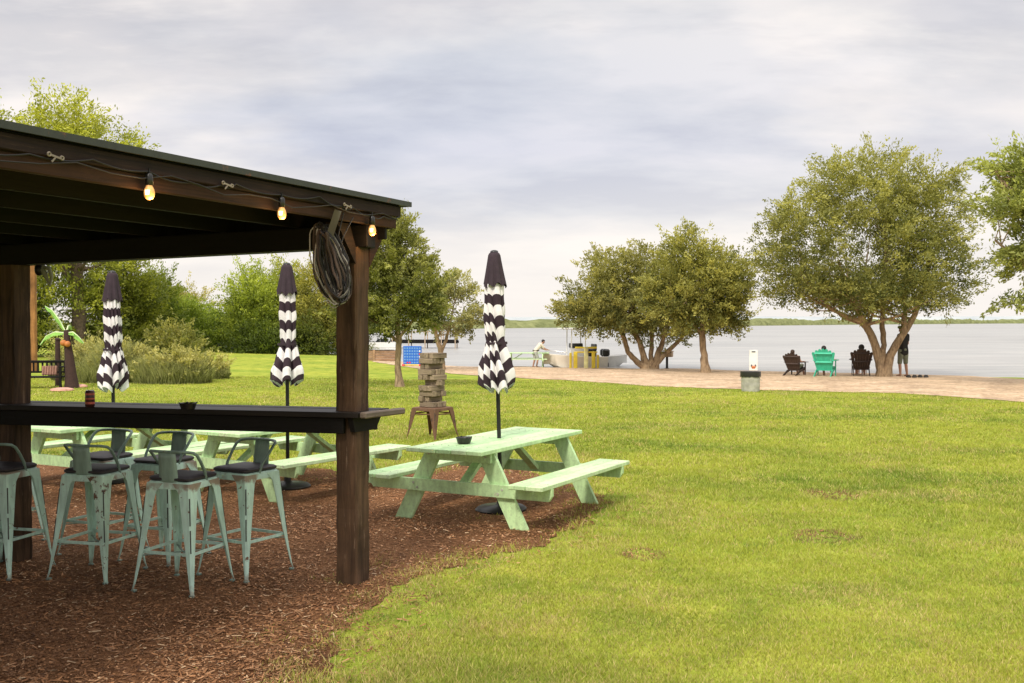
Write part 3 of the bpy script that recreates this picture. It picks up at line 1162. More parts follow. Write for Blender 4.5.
for t, z in BUL:
    base = fas(t, 0.034, z)
    m = Matrix.Translation(base)
    mb = MB()
    mb.lathe([(0.005, -0.034), (0.016, -0.030), (0.024, -0.017), (0.0265, 0.0), (0.023, 0.018), (0.016, 0.032), (0.013, 0.040)], 18)
    b_ = link('bulb', mb.mesh('bulb', M['bulb'], True), lights, mat4=m)
    mb = MB()
    mb.tube([(0.004, 0, -0.036), (0.0, 0.002, -0.039), (-0.004, 0, -0.036)], 0.003, 5)
    mb2 = MB()
    mb2.lathe([(0.0142, 0.036), (0.019, 0.040), (0.019, 0.085), (0.013, 0.095)], 16)
    mb2.tube([(0, 0, 0.094), (0, 0.0, 0.12), (0, 0.0, 2.525 - z)], 0.0045, 6)
    link('socket', mb2.mesh('socket', M['black_plastic'], True), b_, mat4=m)
    mb3 = MB()
    mb3.tube([(0.009, -0.027, 0.012), (0.007, -0.029, -0.012), (0, -0.030, -0.002), (-0.007, -0.029, -0.012), (-0.009, -0.027, 0.012)], 0.0032, 6)
    mb3.ball((0, -0.024, 0), (0.010, 0.005, 0.014), 10, 6)
    link('filament', mb3.mesh('filament', M['filament'], True), b_, mat4=m)
    ld = bpy.data.lights.new('bulb_light', 'POINT')
    ld.energy = 2.2
    ld.color = (1.0, 0.55, 0.22)
    ld.shadow_soft_size = 0.03
    lo_ = link('bulb_light', ld, lights, loc=base + Vector((0, 0, -0.055)) + NF * 0.02)
for t, z in ((-0.33, 2.535), (-1.48, 2.535), (-2.62, 2.525)):
    mb = MB()
    c = fas(t, 0.042, z)
    mb.beam(c - U * 0.028 + Vector((0, 0, 0.006)), c + U * 0.024 - Vector((0, 0, 0.003)), 0.006, 0.009)
    mb.beam(c, c - U * 0.022 - Vector((0, 0, 0.024)), 0.005, 0.007)
    mb.tube([c + U * (0.034 + 0.009 * math.cos(a)) + Vector((0, 0, 0.008 * math.sin(a))) for a in [k * 0.9 for k in range(8)]], 0.0045, 5)
    mb.tube([c - U * (0.036 + 0.009 * math.cos(a)) + Vector((0, 0, 0.008 + 0.008 * math.sin(a))) for a in [k * 0.9 for k in range(8)]], 0.0045, 5)
    link('cable_tie', mb.mesh('cable_tie', M['cable_tie'], True), lights, mat4=W0)

# bundle of old cord hanging from the fascia by a strap
coil = thing('cord_bundle', 'oval bundle of grey and black cord hung by a strap beside the post', 'cord bundle', fas(-0.42, 0.0, 2.2))
rs = random.Random(31)
cc = atY(331, 264, 6.72)
axx = Vector((0.93, 0.36, 0)).normalized()
mcoil = Matrix.Translation(cc) @ Matrix.Rotation(R(17), 4, 'Z') @ Matrix.Rotation(R(-15), 4, 'Y')


def loops(n, mat, seed, rr, kink, nm):
    r_ = random.Random(seed)
    mb = MB()
    for i in range(n):
        a = r_.uniform(0.014, 0.110)
        b = r_.uniform(0.17, 0.255)
        dx, dz, dy = r_.gauss(0, 0.010), r_.gauss(0, 0.015), r_.gauss(0, 0.024)
        ph = r_.uniform(0, 6)
        tilt = r_.gauss(0, 0.06)
        pts = []
        K = 30
        for k in range(K + 1):
            th = 2 * PI * k / K
            x = a * math.cos(th) * (0.86 - 0.22 * math.sin(th) + 0.10 * math.sin(2 * th + ph))
            z = b * math.sin(th)
            wv = kink * math.sin(7 * th + ph)
            pts.append((dx + x * math.cos(tilt) - z * math.sin(tilt) + wv, dy + 0.012 * math.sin(3 * th + ph), dz + x * math.sin(tilt) + z * math.cos(tilt) + wv * 0.6))
        mb.tube(pts, rr * r_.uniform(0.7, 1.3), 6, cap=False)
    return link(nm, mb.mesh(nm, mat, True), coil, mat4=mcoil)


loops(44, M['cord'], 1, 0.005, 0.003, 'black_cord')
loops(20, M['brown_cord'], 2, 0.006, 0.004, 'brown_cord')
loops(13, M['grey_cord'], 3, 0.0055, 0.004, 'grey_cord')
mb = MB()
st = fas(-0.42, 0.03, 2.50)
lowp = cc + Vector((-0.03, -0.02, 0.10))
mb.beam(st, lowp, 0.045, 0.006, up=(0.2, -1, 0))
link('strap', mb.mesh('strap', M['strap']), coil, mat4=W0)
mb = MB()
mb.tube([fas(-0.36, 0.03, 2.49), cc + Vector((0.05, -0.02, 0.18)), cc + Vector((0.115, -0.02, 0.03)), cc + Vector((0.105, -0.02, -0.14)), cc + Vector((0.05, 0, -0.27))], 0.005, 6)
mb.tube([fas(-0.25, 0.03, 2.47), cc + Vector((0.08, -0.01, 0.17)), cc + Vector((0.03, -0.02, 0.0)), cc + Vector((-0.01, -0.02, -0.16))], 0.004, 6)
link('loose_end', mb.mesh('loose_end', M['cord'], True), coil, mat4=W0)


# weathered horn-like ornament beside the left post
orn = thing('hanging_ornament', 'pale weathered ornament hanging beside the left canopy post', 'ornament', atY(45, 268, 7.95))
mb = MB()
c = atY(45, 270, 7.95)
mb.tube([c + Vector((-0.07, 0, 0.03)), c + Vector((-0.03, 0, 0.01)), c + Vector((0.0, 0, -0.03)), c + Vector((0.03, 0, -0.11))], [0.016, 0.022, 0.02, 0.006], 8)
mb.tube([c + Vector((-0.02, 0, 0.03)), c + Vector((0.03, 0, 0.01)), c + Vector((0.05, 0, -0.05)), c + Vector((0.035, 0, -0.12))], [0.012, 0.018, 0.014, 0.005], 8)
link('horn', mb.mesh('horn', M['bone'], True), orn, mat4=W0)
mb = MB()
mb.tube([c + Vector((-0.02, 0, 0.02)), c + Vector((-0.02, -0.02, 0.12)), c + Vector((-0.02, -0.02, 0.2))], 0.004, 5)
mb.ball(c + Vector((-0.045, 0, -0.0)), (0.035, 0.03, 0.045), 10, 7)
link('hook', mb.mesh('hook', M['black_metal'], True), orn, mat4=W0)


# ------------------------------------------------------------------ bar stools
def stool_proto(name, label, cat, paint, plate, rail, H=0.735, top=0.165, foot=0.235, back=True, group=None, cushion=True, legw=1.0, bar=0.36):
    root = thing(name, label, cat, (0, 0, 0), 0, group)
    # seat pan with a turned down edge
    mb = MB()
    s = top
    rc = 0.035

    def rrect(s, z, r):
        out = []
        for cx, cy, a0 in ((s - r, s - r, 0), (-s + r, s - r, 90), (-s + r, -s + r, 180), (s - r, -s + r, 270)):
            for k in range(5):
                a = R(a0 + k * 22.5)
                out.append((cx + r * math.cos(a), cy + r * math.sin(a), z))
        return out
    rings = [rrect(s + 0.006, H - 0.050, rc), rrect(s + 0.004, H - 0.012, rc), rrect(s - 0.002, H - 0.002, rc), rrect(s - 0.012, H, rc * 0.8)]
    vs = [p for r_ in rings for p in r_]
    n = 20
    fs = []
    for i in range(3):
        for k in range(n):
            fs.append((i * n + k, i * n + (k + 1) % n, (i + 1) * n + (k + 1) % n, (i + 1) * n + k))
    fs.append(tuple(3 * n + k for k in range(n)))
    mb.add(vs, fs)
    part('seat', mb, paint, root, True)
    # legs: folded sheet, broad at the top and narrow at the foot
    for sx in (1, -1):
        for sy in (1, -1):
            mb = MB()
            K = 12
            vs, fs = [], []
            for i in range(K + 1):
                t = i / K
                z = (H - 0.012) * (1 - t)
                c = top + 0.004 + (foot - top) * (0.85 * t + 0.15 * t ** 4)
                if t > 0.93:
                    c += 0.004
                fl = legw * (0.076 * (1 - t) ** 1.1 + 0.014)
                if t < 0.10:
                    fl += (0.10 - t) ** 2 * 4.0
                ch = 0.010
                vs += [(sx * (c - fl), sy * c, z), (sx * (c - ch), sy * c, z), (sx * c, sy * (c - ch), z), (sx * c, sy * (c - fl), z)]
            for i in range(K):
                for k in range(3):
                    fs.append((i * 4 + k, i * 4 + k + 1, (i + 1) * 4 + k + 1, (i + 1) * 4 + k))
            mb.add(vs, fs)
            lg = part('leg', mb, paint, root)
            so = lg.modifiers.new('solid', 'SOLIDIFY')
            so.thickness = 0.005
            so.offset = 0
            # pressed groove down the outer edge
            mb = MB()
            for za, zb in ((0.86, 0.62), (0.58, 0.38)):
                pa, pb = [], []
                def cpos(zf):
                    t = 1 - zf
                    return top + 0.0045 + (foot - top) * (0.85 * t + 0.15 * t ** 4)
                a_, b_ = cpos(za), cpos(zb)
                e = -0.0035
                mb.tube([(sx * (a_ + e), sy * (a_ + e), za * H), (sx * (b_ + e), sy * (b_ + e), zb * H)], 0.0042, 5)
            part('groove', mb, M['groove'], lg)
            mb = MB()
            cf = foot + 0.002
            mb.box((sx * (cf - 0.010), sy * (cf - 0.010), 0.008), (0.032, 0.032, 0.016), ch=0.004)
            part('foot_cap', mb, rail, lg)
    # footrest bars
    zb = H * bar
    t = 1 - zb / H
    c = top + (foot - top) * 0.85 * t - 0.012
    for a, b in (((-c, -c), (c, -c)), ((c, -c), (c, c)), ((c, c), (-c, c)), ((-c, c), (-c, -c))):
        mb = MB()
        mb.beam((a[0], a[1], zb), (b[0], b[1], zb), 0.006, 0.020)
        part('footrest', mb, paint, root)
    zb2 = H * bar
    mb = MB()
    mb.beam((-c, -c, zb2 - 0.025), (c, c, zb2 - 0.025), 0.012, 0.006)
    mb.beam((-c, c, zb2 - 0.032), (c, -c, zb2 - 0.032), 0.012, 0.006)
    part('cross_brace', mb, rail, root)
    if cushion:
        mb = MB()
        cs = top - 0.002
        rr = [rrect(cs - 0.008, H + 0.002, 0.03), rrect(cs + 0.002, H + 0.010, 0.035), rrect(cs + 0.002, H + 0.022, 0.035), rrect(cs - 0.012, H + 0.031, 0.03), rrect(cs - 0.06, H + 0.034, 0.03)]
        vs = [p for r_ in rr for p in r_]
        fs = []
        for i in range(4):
            for k in range(n):
                fs.append((i * n + k, i * n + (k + 1) % n, (i + 1) * n + (k + 1) % n, (i + 1) * n + k))
        fs.append(tuple(4 * n + k for k in range(n)))
        fs.append(tuple(reversed(range(n))))
        mb.add(vs, fs)
        part('cushion', mb, M['cushion'], root, True)
    if back:
        mb = MB()
        half = [(0.160, 0.03, H - 0.01), (0.166, 0.005, H + 0.05), (0.176, -0.055, H + 0.125), (0.178, -0.095, H + 0.170), (0.170, -0.125, H + 0.190), (0.145, -0.150, H + 0.197), (0.09, -0.175, H + 0.199), (0.0, -0.186, H + 0.200)]
        pts = half + [(-x, y, z) for x, y, z in reversed(half[:-1])]
        mb.tube(pts, 0.0105, 8)
        part('back_rail', mb, rail, root, True)
        mb = MB()
        vs, fs = [], []
        for i in range(6):
            t = i / 5
            z = H - 0.03 + 0.232 * t
            y = -0.163 - 0.026 * t
            w = 0.076 - 0.010 * t
            vs += [(-w, y + 0.010, z), (-w * 0.5, y, z), (w * 0.5, y, z), (w, y + 0.010, z)]
        for i in range(5):
            for k in range(3):
                fs.append((i * 4 + k, i * 4 + k + 1, (i + 1) * 4 + k + 1, (i + 1) * 4 + k))
        mb.add(vs, fs)
        pl = part('back_plate', mb, plate, root, True)
        so = pl.modifiers.new('solid', 'SOLIDIFY')
        so.thickness = 0.006
    return root


proto = stool_proto('bar_stool', 'x', 'bar stool', M['stool_paint'], M['stool_dark'], M['rail_paint'], group='mint bar stools at the counter')
SG = 'mint bar stools at the counter'
stools = [
    ((-2.215, 7.06), -19, 'mint metal bar stool nearest the corner post on the near side of the counter'),
    ((-2.93, 7.40), -15, 'mint bar stool with rust-streaked front leg between two others on the near side of counter'),
    ((-3.64, 7.50), -14, 'mint bar stool cut off by the left edge of the photo'),
    ((-1.90, 7.46), 150, 'mint bar stool with clear view of its black cushion beside the corner post'),
    ((-2.63, 7.92), 158, 'mint bar stool half hidden behind the stool nearest the viewer, backrest toward the lake'),
    ((-3.17, 8.12), 158, 'mint bar stool behind the rust-streaked one, backrest toward the lake'),
    ((-4.12, 8.42), 158, 'mint bar stool mostly hidden behind the left canopy post'),
]
for i, ((x, y), a, lb) in enumerate(stools):
    o = proto if i == 0 else copy_tree(proto)
    place(o, (x, y, 0.006), R(a), lb, SG)
for i, c in enumerate(kids(proto)):
    pass
# worn paint on the front leg of the second stool
M['stool_rusty'] = painted('stool_rust_paint', (0.50, 0.70, 0.56), (0.09, 0.04, 0.02), (0.14, 0.07, 0.035), rough=0.55, scale=11, thr=0.555)
rusty = [o for o in COL.objects if o.get('label', '').startswith('mint bar stool with rust-streaked')][0]
for ch in kids(rusty):
    if ch.name.startswith('leg'):
        bbx = [Vector(v) for v in ch.bound_box]
        cx = sum(v.x for v in bbx) / 8
        cy = sum(v.y for v in bbx) / 8
        if cx > 0 and cy < 0:
            ch.data = ch.data.copy()
            ch.data.materials[0] = M['stool_rusty']
            ch['label'] = 'rust-streaked front leg'


# ------------------------------------------------------------------ picnic tables
def table_proto():
    root = thing('picnic_table', 'x', 'picnic table', (0, 0, 0), 0)
    L, Wd, H, SH = 1.025, 0.385, 0.69, 0.42
    # local X runs along the table
    nb = 5
    bw = (2 * Wd - 0.006 * (nb - 1)) / nb
    mb = MB()
    for i in range(nb):
        y = -Wd + bw / 2 + i * (bw + 0.006)
        rz_ = Matrix.Rotation(random.uniform(-0.0012, 0.0012), 3, 'Z')
        mb.box((random.uniform(-0.006, 0.006), y, H - 0.019 + random.uniform(-0.0015, 0.0015)), (2 * L, bw, 0.038), rz_, mi=(0, 1, 2, 0, 1)[i], ch=0.005)
        for sx in (-0.74, 0, 0.74):
            for dy in (-0.035, 0.035):
                mb.tube([(sx, y + dy, H - 0.002), (sx, y + dy, H + 0.0022)], 0.0065, 8, mi=3)
    part('tabletop', mb, [M['mint'], M['mint_worn'], M['mint_deep'], M['screw']], root)
    for s in (-1, 1):
        mb = MB()
        for k in (0, 1):
            y = s * (0.60 + 0.165 * k + 0.08)
            mb.box((0, y, SH - 0.019), (1.93, 0.158, 0.038), mi=(k + (s > 0)) % 3, ch=0.005)
            for sx in (-0.78, 0.78):
                for dy in (-0.04, 0.04):
                    mb.tube([(sx, y + dy, SH - 0.002), (sx, y + dy, SH + 0.0022)], 0.0065, 8, mi=3)
        part('seat', mb, [M['mint'], M['mint_worn'], M['mint_deep'], M['screw']], root)
    for sx in (-1, 1):
        fx = sx * 0.74
        for sy in (-1, 1):
            mb = MB()
            # leg: parallelogram board from the tabletop to the ground
            ft, tp, w = 0.60, 0.26, 0.085
            poly = [(sy * (ft - w), 0.0), (sy * (ft + w), 0.0), (sy * (tp + w), H - 0.039), (sy * (tp - w), H - 0.039)]
            vs = [(fx - 0.019, p[0], p[1]) for p in poly] + [(fx + 0.019, p[0], p[1]) for p in poly]
            mb.add(vs, [(0, 1, 2, 3), (7, 6, 5, 4), (0, 4, 5, 1), (1, 5, 6, 2), (2, 6, 7, 3), (3, 7, 4, 0)])
            part('leg', mb, M['mint'], root)
        mb = MB()
        xo = fx - sx * -0.0395
        poly = [(-0.93, SH - 0.039), (0.93, SH - 0.039), (0.93, SH - 0.100), (0.90, SH - 0.145), (-0.90, SH - 0.145), (-0.93, SH - 0.100)]
        vs = [(xo - 0.019, p[0], p[1]) for p in poly] + [(xo + 0.019, p[0], p[1]) for p in poly]
        k = 6
        fs = [tuple(range(k)), tuple(reversed(range(k, 2 * k)))] + [(i, i + k, (i + 1) % k + k, (i + 1) % k) for i in range(k)]
        mb.add(vs, fs)
        part('seat_support', mb, M['mint'], root)
        mb = MB()
        mb.box((xo - sx * 0.0, 0, H - 0.039 - 0.045), (0.036, 0.68, 0.088), ch=0.003)
        part('top_cleat', mb, M['mint'], root)
        mb = MB()
        mb.beam((fx - sx * 0.02, 0, SH - 0.10), (fx - sx * 0.50, 0, H - 0.06), 0.085, 0.038, up=(0, 0, 1))
        part('brace', mb, M['mint'], root)
        mb = MB()
        for sy in (-1, 1):
            for (yy, zz) in ((0.455 * sy, SH - 0.075), (0.415 * sy, SH - 0.115), (0.29 * sy, H - 0.075)):
                px_ = xo + sx * 0.021
                mb.tube([(px_ - 0.004, yy, zz), (px_ + 0.004, yy, zz)], 0.010, 8)
        part('bolts', mb, M['galvanised'], root)
    return root


TG = 'mint green picnic tables'
tp_ = table_proto()
tables = [
    ((-0.109, 9.92, 0.004), math.atan2(0.881, 0.473), 'pale mint green picnic table in full view right of the corner post'),
    ((-2.42, 11.30, 0.004), math.atan2(0.835, 0.55), 'mint green picnic table partly hidden behind the corner post'),
    ((-4.42, 11.70, 0.004), math.atan2(0.877, 0.48), 'mint green picnic table furthest left, seen under the bar counter'),
]
far_t = at(527, 367.3)
tables.append((tuple(far_t), R(-4), 'small far pale green picnic table at the water edge left of the man in white'))
for i, (loc, a, lb) in enumerate(tables):
    o = tp_ if i == 0 else copy_tree(tp_)
    place(o, loc, a, lb, TG)
q = at(464, 444.0, 0.69)
ashtray(Vector((q.x, q.y, 0.6945)), 'black ashtray on the nearest picnic table top', 1.25)


# ------------------------------------------------------------------ closed parasols
def parasol_canopy(seed, L=1.33, flare=1.0, lean=0.0):
    rs = np.random.RandomState(seed)
    ntheta, nz = 144, 120
    npleat = 7 + seed % 3
    ph = rs.rand() * 6
    pl_off = rs.rand(npleat) * 2 - 1
    th = np.arange(ntheta) / ntheta * 2 * PI
    V, band = [], []
    cap = 0.27
    bend = lambda t: np.interp(t, [0, 0.04, 0.25, 0.45, 0.60, 0.66, 0.76, 0.90, 1.0], [0.03, 0.05, 0.088, 0.104, 0.100, 0.094, 0.130, 0.188, 0.196])
    idx = (th / (2 * PI) * npleat) + 0.42 * (np.sin(th + ph) - math.sin(ph)) + 0.20 * (np.sin(2 * th + ph * 2) - math.sin(ph * 2))
    pi = np.floor(idx).astype(int) % npleat
    fr = idx - np.floor(idx)
    ang = rs.rand(npleat) * 0.5
    for iz in range(nz + 1):
        t = iz / nz
        # hem: length differs per pleat
        Lp = L * (0.965 + 0.020 * pl_off[pi] - 0.055 * np.sin(PI * fr))
        z = -t * Lp
        r0 = bend(t) * (1 + (flare - 1) * max(0, (t - 0.6) / 0.4))
        pleat = np.abs(np.sin(PI * fr)) ** 0.6
        depth = 0.18 + 0.45 * t
        r = r0 * (1 - depth * (1 - pleat)) * (1 + 0.10 * pl_off[pi] * t)
        r = r * (1 + 0.10 * np.sin(th * 3 + t * 6 + ph) * min(1, t * 2) + 0.04 * np.sin(th * 13 + t * 9 + ph) * t + 0.03 * np.sin(t * 40 + pi * 2.1 + ph))
        tw = 0.8 * t + 0.25 * np.sin(t * 5 + ph)
        cxo, cyo = 0.018 * math.sin(t * 4 + ph), 0.014 * math.cos(t * 5 + ph * 2)
        x = r * np.cos(th + tw) + cxo * t * (1 if t < 0.9 else 1)
        y = r * np.sin(th + tw) * (1 - 0.12 * t) + cyo * t
        V.append(np.stack([x, y, z], -1))
        off = 0.85 * pl_off[pi] * np.clip((t - 0.2) * 1.6, 0, 1) + 0.40 * (0.1 + 0.9 * np.abs(np.roll(pl_off, 3)[pi])) * (pleat - 0.6) * np.clip((t - 0.30) * 2.2, 0, 1.3)
        arc = (t * L - 0.315) / 0.104
        b = np.where(arc < -2.9, 1.5, arc + off * 0.9 + 0 * th)
        b = np.where(t * L < 0.30, 1.5, np.maximum(b, -0.99) + 2)
        band.append(b)
    # tucked hem
    for q, rr in ((1, 0.78), (2, 0.35)):
        last = V[nz].copy()
        last[:, 0] *= rr
        last[:, 1] *= rr
        last[:, 2] += 0.035 * q
        V.append(last)
        band.append(np.full(ntheta, 0.5) + (pi % 2) * 0.6)
    nr = len(V)
    V = np.concatenate(V)
    band = np.concatenate(band).astype(np.float32)
    i = np.arange(nr - 1)[:, None] * ntheta
    k = np.arange(ntheta)[None, :]
    k2 = (k + 1) % ntheta
    F = np.stack([i + k, i + k2, i + ntheta + k2, i + ntheta + k], -1).reshape(-1, 4)
    me = np_mesh('canopy_cloth', V, F, M['stripe'], smooth=True)
    a = me.attributes.new('band', 'FLOAT', 'POINT')
    a.data.foreach_set('value', band)
    return me


def parasol(loc, tipz, label, seed, rz, flare=1.0):
    root = thing('parasol', label, 'parasol', loc, rz, 'closed striped parasols')
    mb = MB()
    mb.lathe([(0.24, 0.0), (0.245, 0.02), (0.22, 0.042), (0.06, 0.055), (0.038, 0.07), (0.036, 0.26), (0.03, 0.27)], 28)
    part('base', mb, M['black_metal'], root, True)
    mb = MB()
    mb.tube([(0, 0, 0.1), (0, 0, 1.0), (0, 0, tipz - 0.03)], 0.0195, 12)
    part('pole', mb, M['black_metal'], root, True)
    me = parasol_canopy(seed, 1.36, flare)
    cl = link('cloth', me, root, mat4=WM[root] @ Matrix.Translation((0, 0, tipz - 0.02)))
    # vent flap over the top
    rs = np.random.RandomState(seed + 50)
    nt_, nz = 72, 16
    V = []
    for iz in range(nz + 1):
        t = iz / nz
        for k in range(nt_):
            th = 2 * PI * k / nt_
            r = (0.050 * min(1, t * 9 + 0.3) + 0.052 * t) * (1 + 0.10 * t * math.sin(8 * th + 1) + 0.04 * t * math.sin(17 * th)) + 0.003
            z = -0.325 * t + (0.018 * math.sin(8 * th + 2) + 0.010 * math.sin(3 * th)) * t
            V.append((r * math.cos(th), r * math.sin(th), z))
    V.append((0, 0, 0.008))
    F = []
    for i in range(nz):
        for k in range(nt_):
            F.append((i * nt_ + k, i * nt_ + (k + 1) % nt_, (i + 1) * nt_ + (k + 1) % nt_, (i + 1) * nt_ + k))
    vm = np_mesh('vent_flap', np.array(V), np.array(F), M['canvas_dark'], smooth=True)
    link('vent_flap', vm, cl, mat4=WM[root] @ Matrix.Translation((0, 0, tipz)))
    mb = MB()
    mb.lathe([(0.040, -0.010), (0.034, 0.004), (0.018, 0.010), (0.006, 0.012)], 14)
    part('finial', mb, M['black_plastic'], root, True, Matrix.Translation((0, 0, tipz)))
    mb = MB()
    mb.lathe([(0.101, 0.0), (0.103, 0.012), (0.101, 0.024)], 30, cap=False)
    part('tie_strap', mb, M['canvas_dark'], root, True, Matrix.Translation((0, 0, tipz - 0.88)))
    return root


parasol((-0.104, 9.92, 0.004), 2.455, 'closed black and white striped parasol through the table right of the post', 3, R(20))
p1_ = [o for o in COL.objects if o.get('category') == 'parasol'][0]
p1_.matrix_basis = Matrix.Translation((-0.104, 9.92, 0.004)) @ Matrix.Rotation(R(-1.5), 4, 'Y') @ Matrix.Rotation(R(20), 4, 'Z')
pz = 1.8 + (321 - 264) / FPX * 11.3
parasol((-2.42, 11.30, 0.004), pz, 'closed striped parasol between the canopy posts, just left of the hanging cord bundle', 9, R(75), 1.12)
pz = 1.8 + (321 - 272) / FPX * 11.7
parasol((-4.45, 11.70, 0.004), pz, 'closed striped parasol furthest left, behind the drink can', 14, R(130), 0.92)

# ------------------------------------------------------------------ rusty stool with stacking block tower
js = stool_proto('metal_stool', 'low rusty brown metal stool carrying the tower of wooden blocks', 'stool', M['rust'], M['rust'], M['rust'], H=0.48, top=0.225, foot=0.285, back=False, cushion=False, legw=1.25, bar=0.80)
jl = at(432.5, 438)
place(js, jl, R(-38 + 3), js['label'])
jt = thing('block_tower', 'tall tower of weathered grey wooden stacking blocks on the rusty stool', 'block tower', jl + Vector((0, 0, 0.482)), R(-42))
rs = random.Random(5)
z = 0.0
bh, bwid, blen = 0.083, 0.096, 0.295
lay = 0
while z < 0.83:
    for k in (-1, 0, 1):
        if lay not in (0,) and rs.random() < 0.10 and not (k == 0):
            continue
        if lay in (4, 7) and k == -1:
            continue
        mb = MB()
        off = rs.uniform(-0.028, 0.028)
        rot = Matrix.Rotation(rs.uniform(-0.05, 0.05) + (PI / 2 if lay % 2 else 0), 3, 'Z')
        ctr = rot @ Vector((off, k * (bwid + 0.003), 0)) + Vector((0, 0, z + bh / 2))
        mb.box((0, 0, 0), (blen, bwid - 0.006, bh - 0.003), ch=0.005)
        part('block', mb, M['grey_wood'], jt, False, Matrix.Translation(ctr) @ rot.to_4x4())
    z += bh
    lay += 1


# ------------------------------------------------------------------ trees
def foliage_arrays(rs, lobes, nclump, per, leaf, spray, c_dark, c_light, droop=0.0, gap=0.0, up=0.5, nseed=0, seeds=None, shell=0.35):
    w = np.array([(l[1][0] * l[1][1] * l[1][2]) ** 0.66 for l in lobes])
    w /= w.sum()
    ids = rs.choice(len(lobes), nclump * 2, p=w)
    C = np.array([l[0] for l in lobes], float)[ids]
    Rr = np.array([l[1] for l in lobes], float)[ids]
    d = rs.randn(nclump * 2, 3)
    d /= np.linalg.norm(d, axis=1)[:, None]
    rad = shell + (1 - shell) * rs.rand(nclump * 2) ** 0.6
    lump = 0.84 + 0.30 * vnoise(d[:, 0] * 2.3 + d[:, 2] * 1.7 + 9 + nseed, d[:, 1] * 2.3 + d[:, 2] * 2.1 + 5, nseed)
    P = C + d * Rr * (rad * lump)[:, None]
    # gaps
    g = vnoise(P[:, 0] / (Rr[:, 0].mean()) * 2.6 + 7, P[:, 2] / (Rr[:, 2].mean()) * 2.6 + P[:, 1] * 0.6, nseed + 3)
    P, d = P[g > gap], d[g > gap]
    P, d = P[:nclump], d[:nclump]
    n = len(P)
    allc = np.array([l[0] for l in lobes], float)
    zmin, zmax = P[:, 2].min(), P[:, 2].max()
    dirv = d * np.array([1, 1, 0.8]) + np.array([0, 0, up]) + rs.randn(n, 3) * 0.35
    dirv /= np.linalg.norm(dirv, axis=1)[:, None]
    ln = spray * (0.7 + 1.4 * rs.rand(n) ** 1.5) * (1 + 0.3 * np.clip(d[:, 2], 0, 1))
    m = per
    t = rs.rand(n, m)
    pos = P[:, None, :] + dirv[:, None, :] * (ln[:, None] * (t - 0.3))[:, :, None]
    sp = spray * 0.235 * (1.25 - 0.85 * t)
    pos = pos + rs.randn(n, m, 3) * sp[:, :, None] * np.array([1, 1, 0.75])
    pos[:, :, 2] -= droop * (t ** 2) * spray
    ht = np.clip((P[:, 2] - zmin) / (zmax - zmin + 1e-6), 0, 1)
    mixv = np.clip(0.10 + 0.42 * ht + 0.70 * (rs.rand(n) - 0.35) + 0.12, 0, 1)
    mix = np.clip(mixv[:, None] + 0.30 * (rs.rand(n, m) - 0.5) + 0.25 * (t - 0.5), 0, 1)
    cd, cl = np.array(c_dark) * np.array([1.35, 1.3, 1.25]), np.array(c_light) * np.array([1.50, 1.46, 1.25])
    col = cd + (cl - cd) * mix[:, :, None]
    pos = pos.reshape(-1, 3)
    col = col.reshape(-1, 3)
    k = len(pos)
    s = leaf * 0.80 * (0.6 + 0.8 * rs.rand(k))
    a = rs.randn(k, 3) * 0.55 + np.repeat(dirv, m, 0)
    a /= np.linalg.norm(a, axis=1)[:, None]
    b = rs.randn(k, 3)
    b -= a * (a * b).sum(1)[:, None]
    b /= np.linalg.norm(b, axis=1)[:, None]
    a = a * s[:, None]
    b = b * (s * 0.40)[:, None]
    V = np.stack([pos - a, pos + b, pos + a, pos - b], 1)
    return V.reshape(-1, 3), np.repeat(col, 4, 0), P, dirv


def tree(name, label, base, trunks, lobes, nclump, per, leaf, spray, cd, cl, seed, group=None, bark='bark', cat='tree', twigs=26, **kw):
    """trunks: list of (points, radii) in local coordinates"""
    rs = np.random.RandomState(seed)
    root = thing(name, label, cat, base, 0, group)
    V, Cc, P, D = foliage_arrays(rs, lobes, nclump, per, leaf, spray, cd, cl, nseed=seed, **kw)
    F = np.arange(len(V)).reshape(-1, 4)
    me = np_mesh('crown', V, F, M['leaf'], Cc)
    link('crown', me, root, mat4=WM[root])
    if trunks:
        mb = MB()
        tips = []
        r_ = random.Random(seed)
        for pts, rad in trunks:
            # refine with a little wobble
            Q, RR = [], []
            for i in range(len(pts) - 1):
                a, b = Vector(pts[i]), Vector(pts[i + 1])
                for j in range(4):
                    f = j / 4
                    jit = Vector((r_.uniform(-1, 1), r_.uniform(-1, 1), 0)) * rad[i] * 0.16 if (i or j) else Vector((0, 0, 0))
                    Q.append(a.lerp(b, f) + jit)
                    RR.append((rad[i] * (1 - f) + rad[i + 1] * f) * r_.uniform(0.93, 1.07))
            Q.append(Vector(pts[-1]))
            RR.append(rad[-1])
            # root flare
            if abs(pts[0][2]) < 0.1:
                RR[0] *= 1.28
                RR[1] *= 1.12
                Q[0] = Q[0] + Vector((0, 0, -0.08))
            mb.tube(Q, RR, 10)
            tips.append((Q[len(Q) // 2:], RR[len(Q) // 2:]))
        part('trunk', mb, M[bark], root, True)
        mb = MB()
        for i in range(twigs):
            k = r_.randrange(len(P))
            tq, tr = tips[r_.randrange(len(tips))]
            j = r_.randrange(len(tq))
            s = tq[j]
            # prefer a clump near this limb
            best = min((r_.randrange(len(P)) for _ in range(6)), key=lambda q: (Vector(P[q]) - s).length)
            e = Vector(P[best])
            mid = s.lerp(e, 0.5) + Vector((0, 0, -0.06 * (e - s).length + r_.uniform(-0.1, 0.1)))
            r0 = max(0.012, tr[j] * 0.55)
            mb.tube([s, s.lerp(mid, 0.55), mid, mid.lerp(e, 0.6), e], [r0, r0 * 0.8, r0 * 0.55, r0 * 0.35, r0 * 0.15], 6)
        part('branches', mb, M[bark], root, True)
    return root


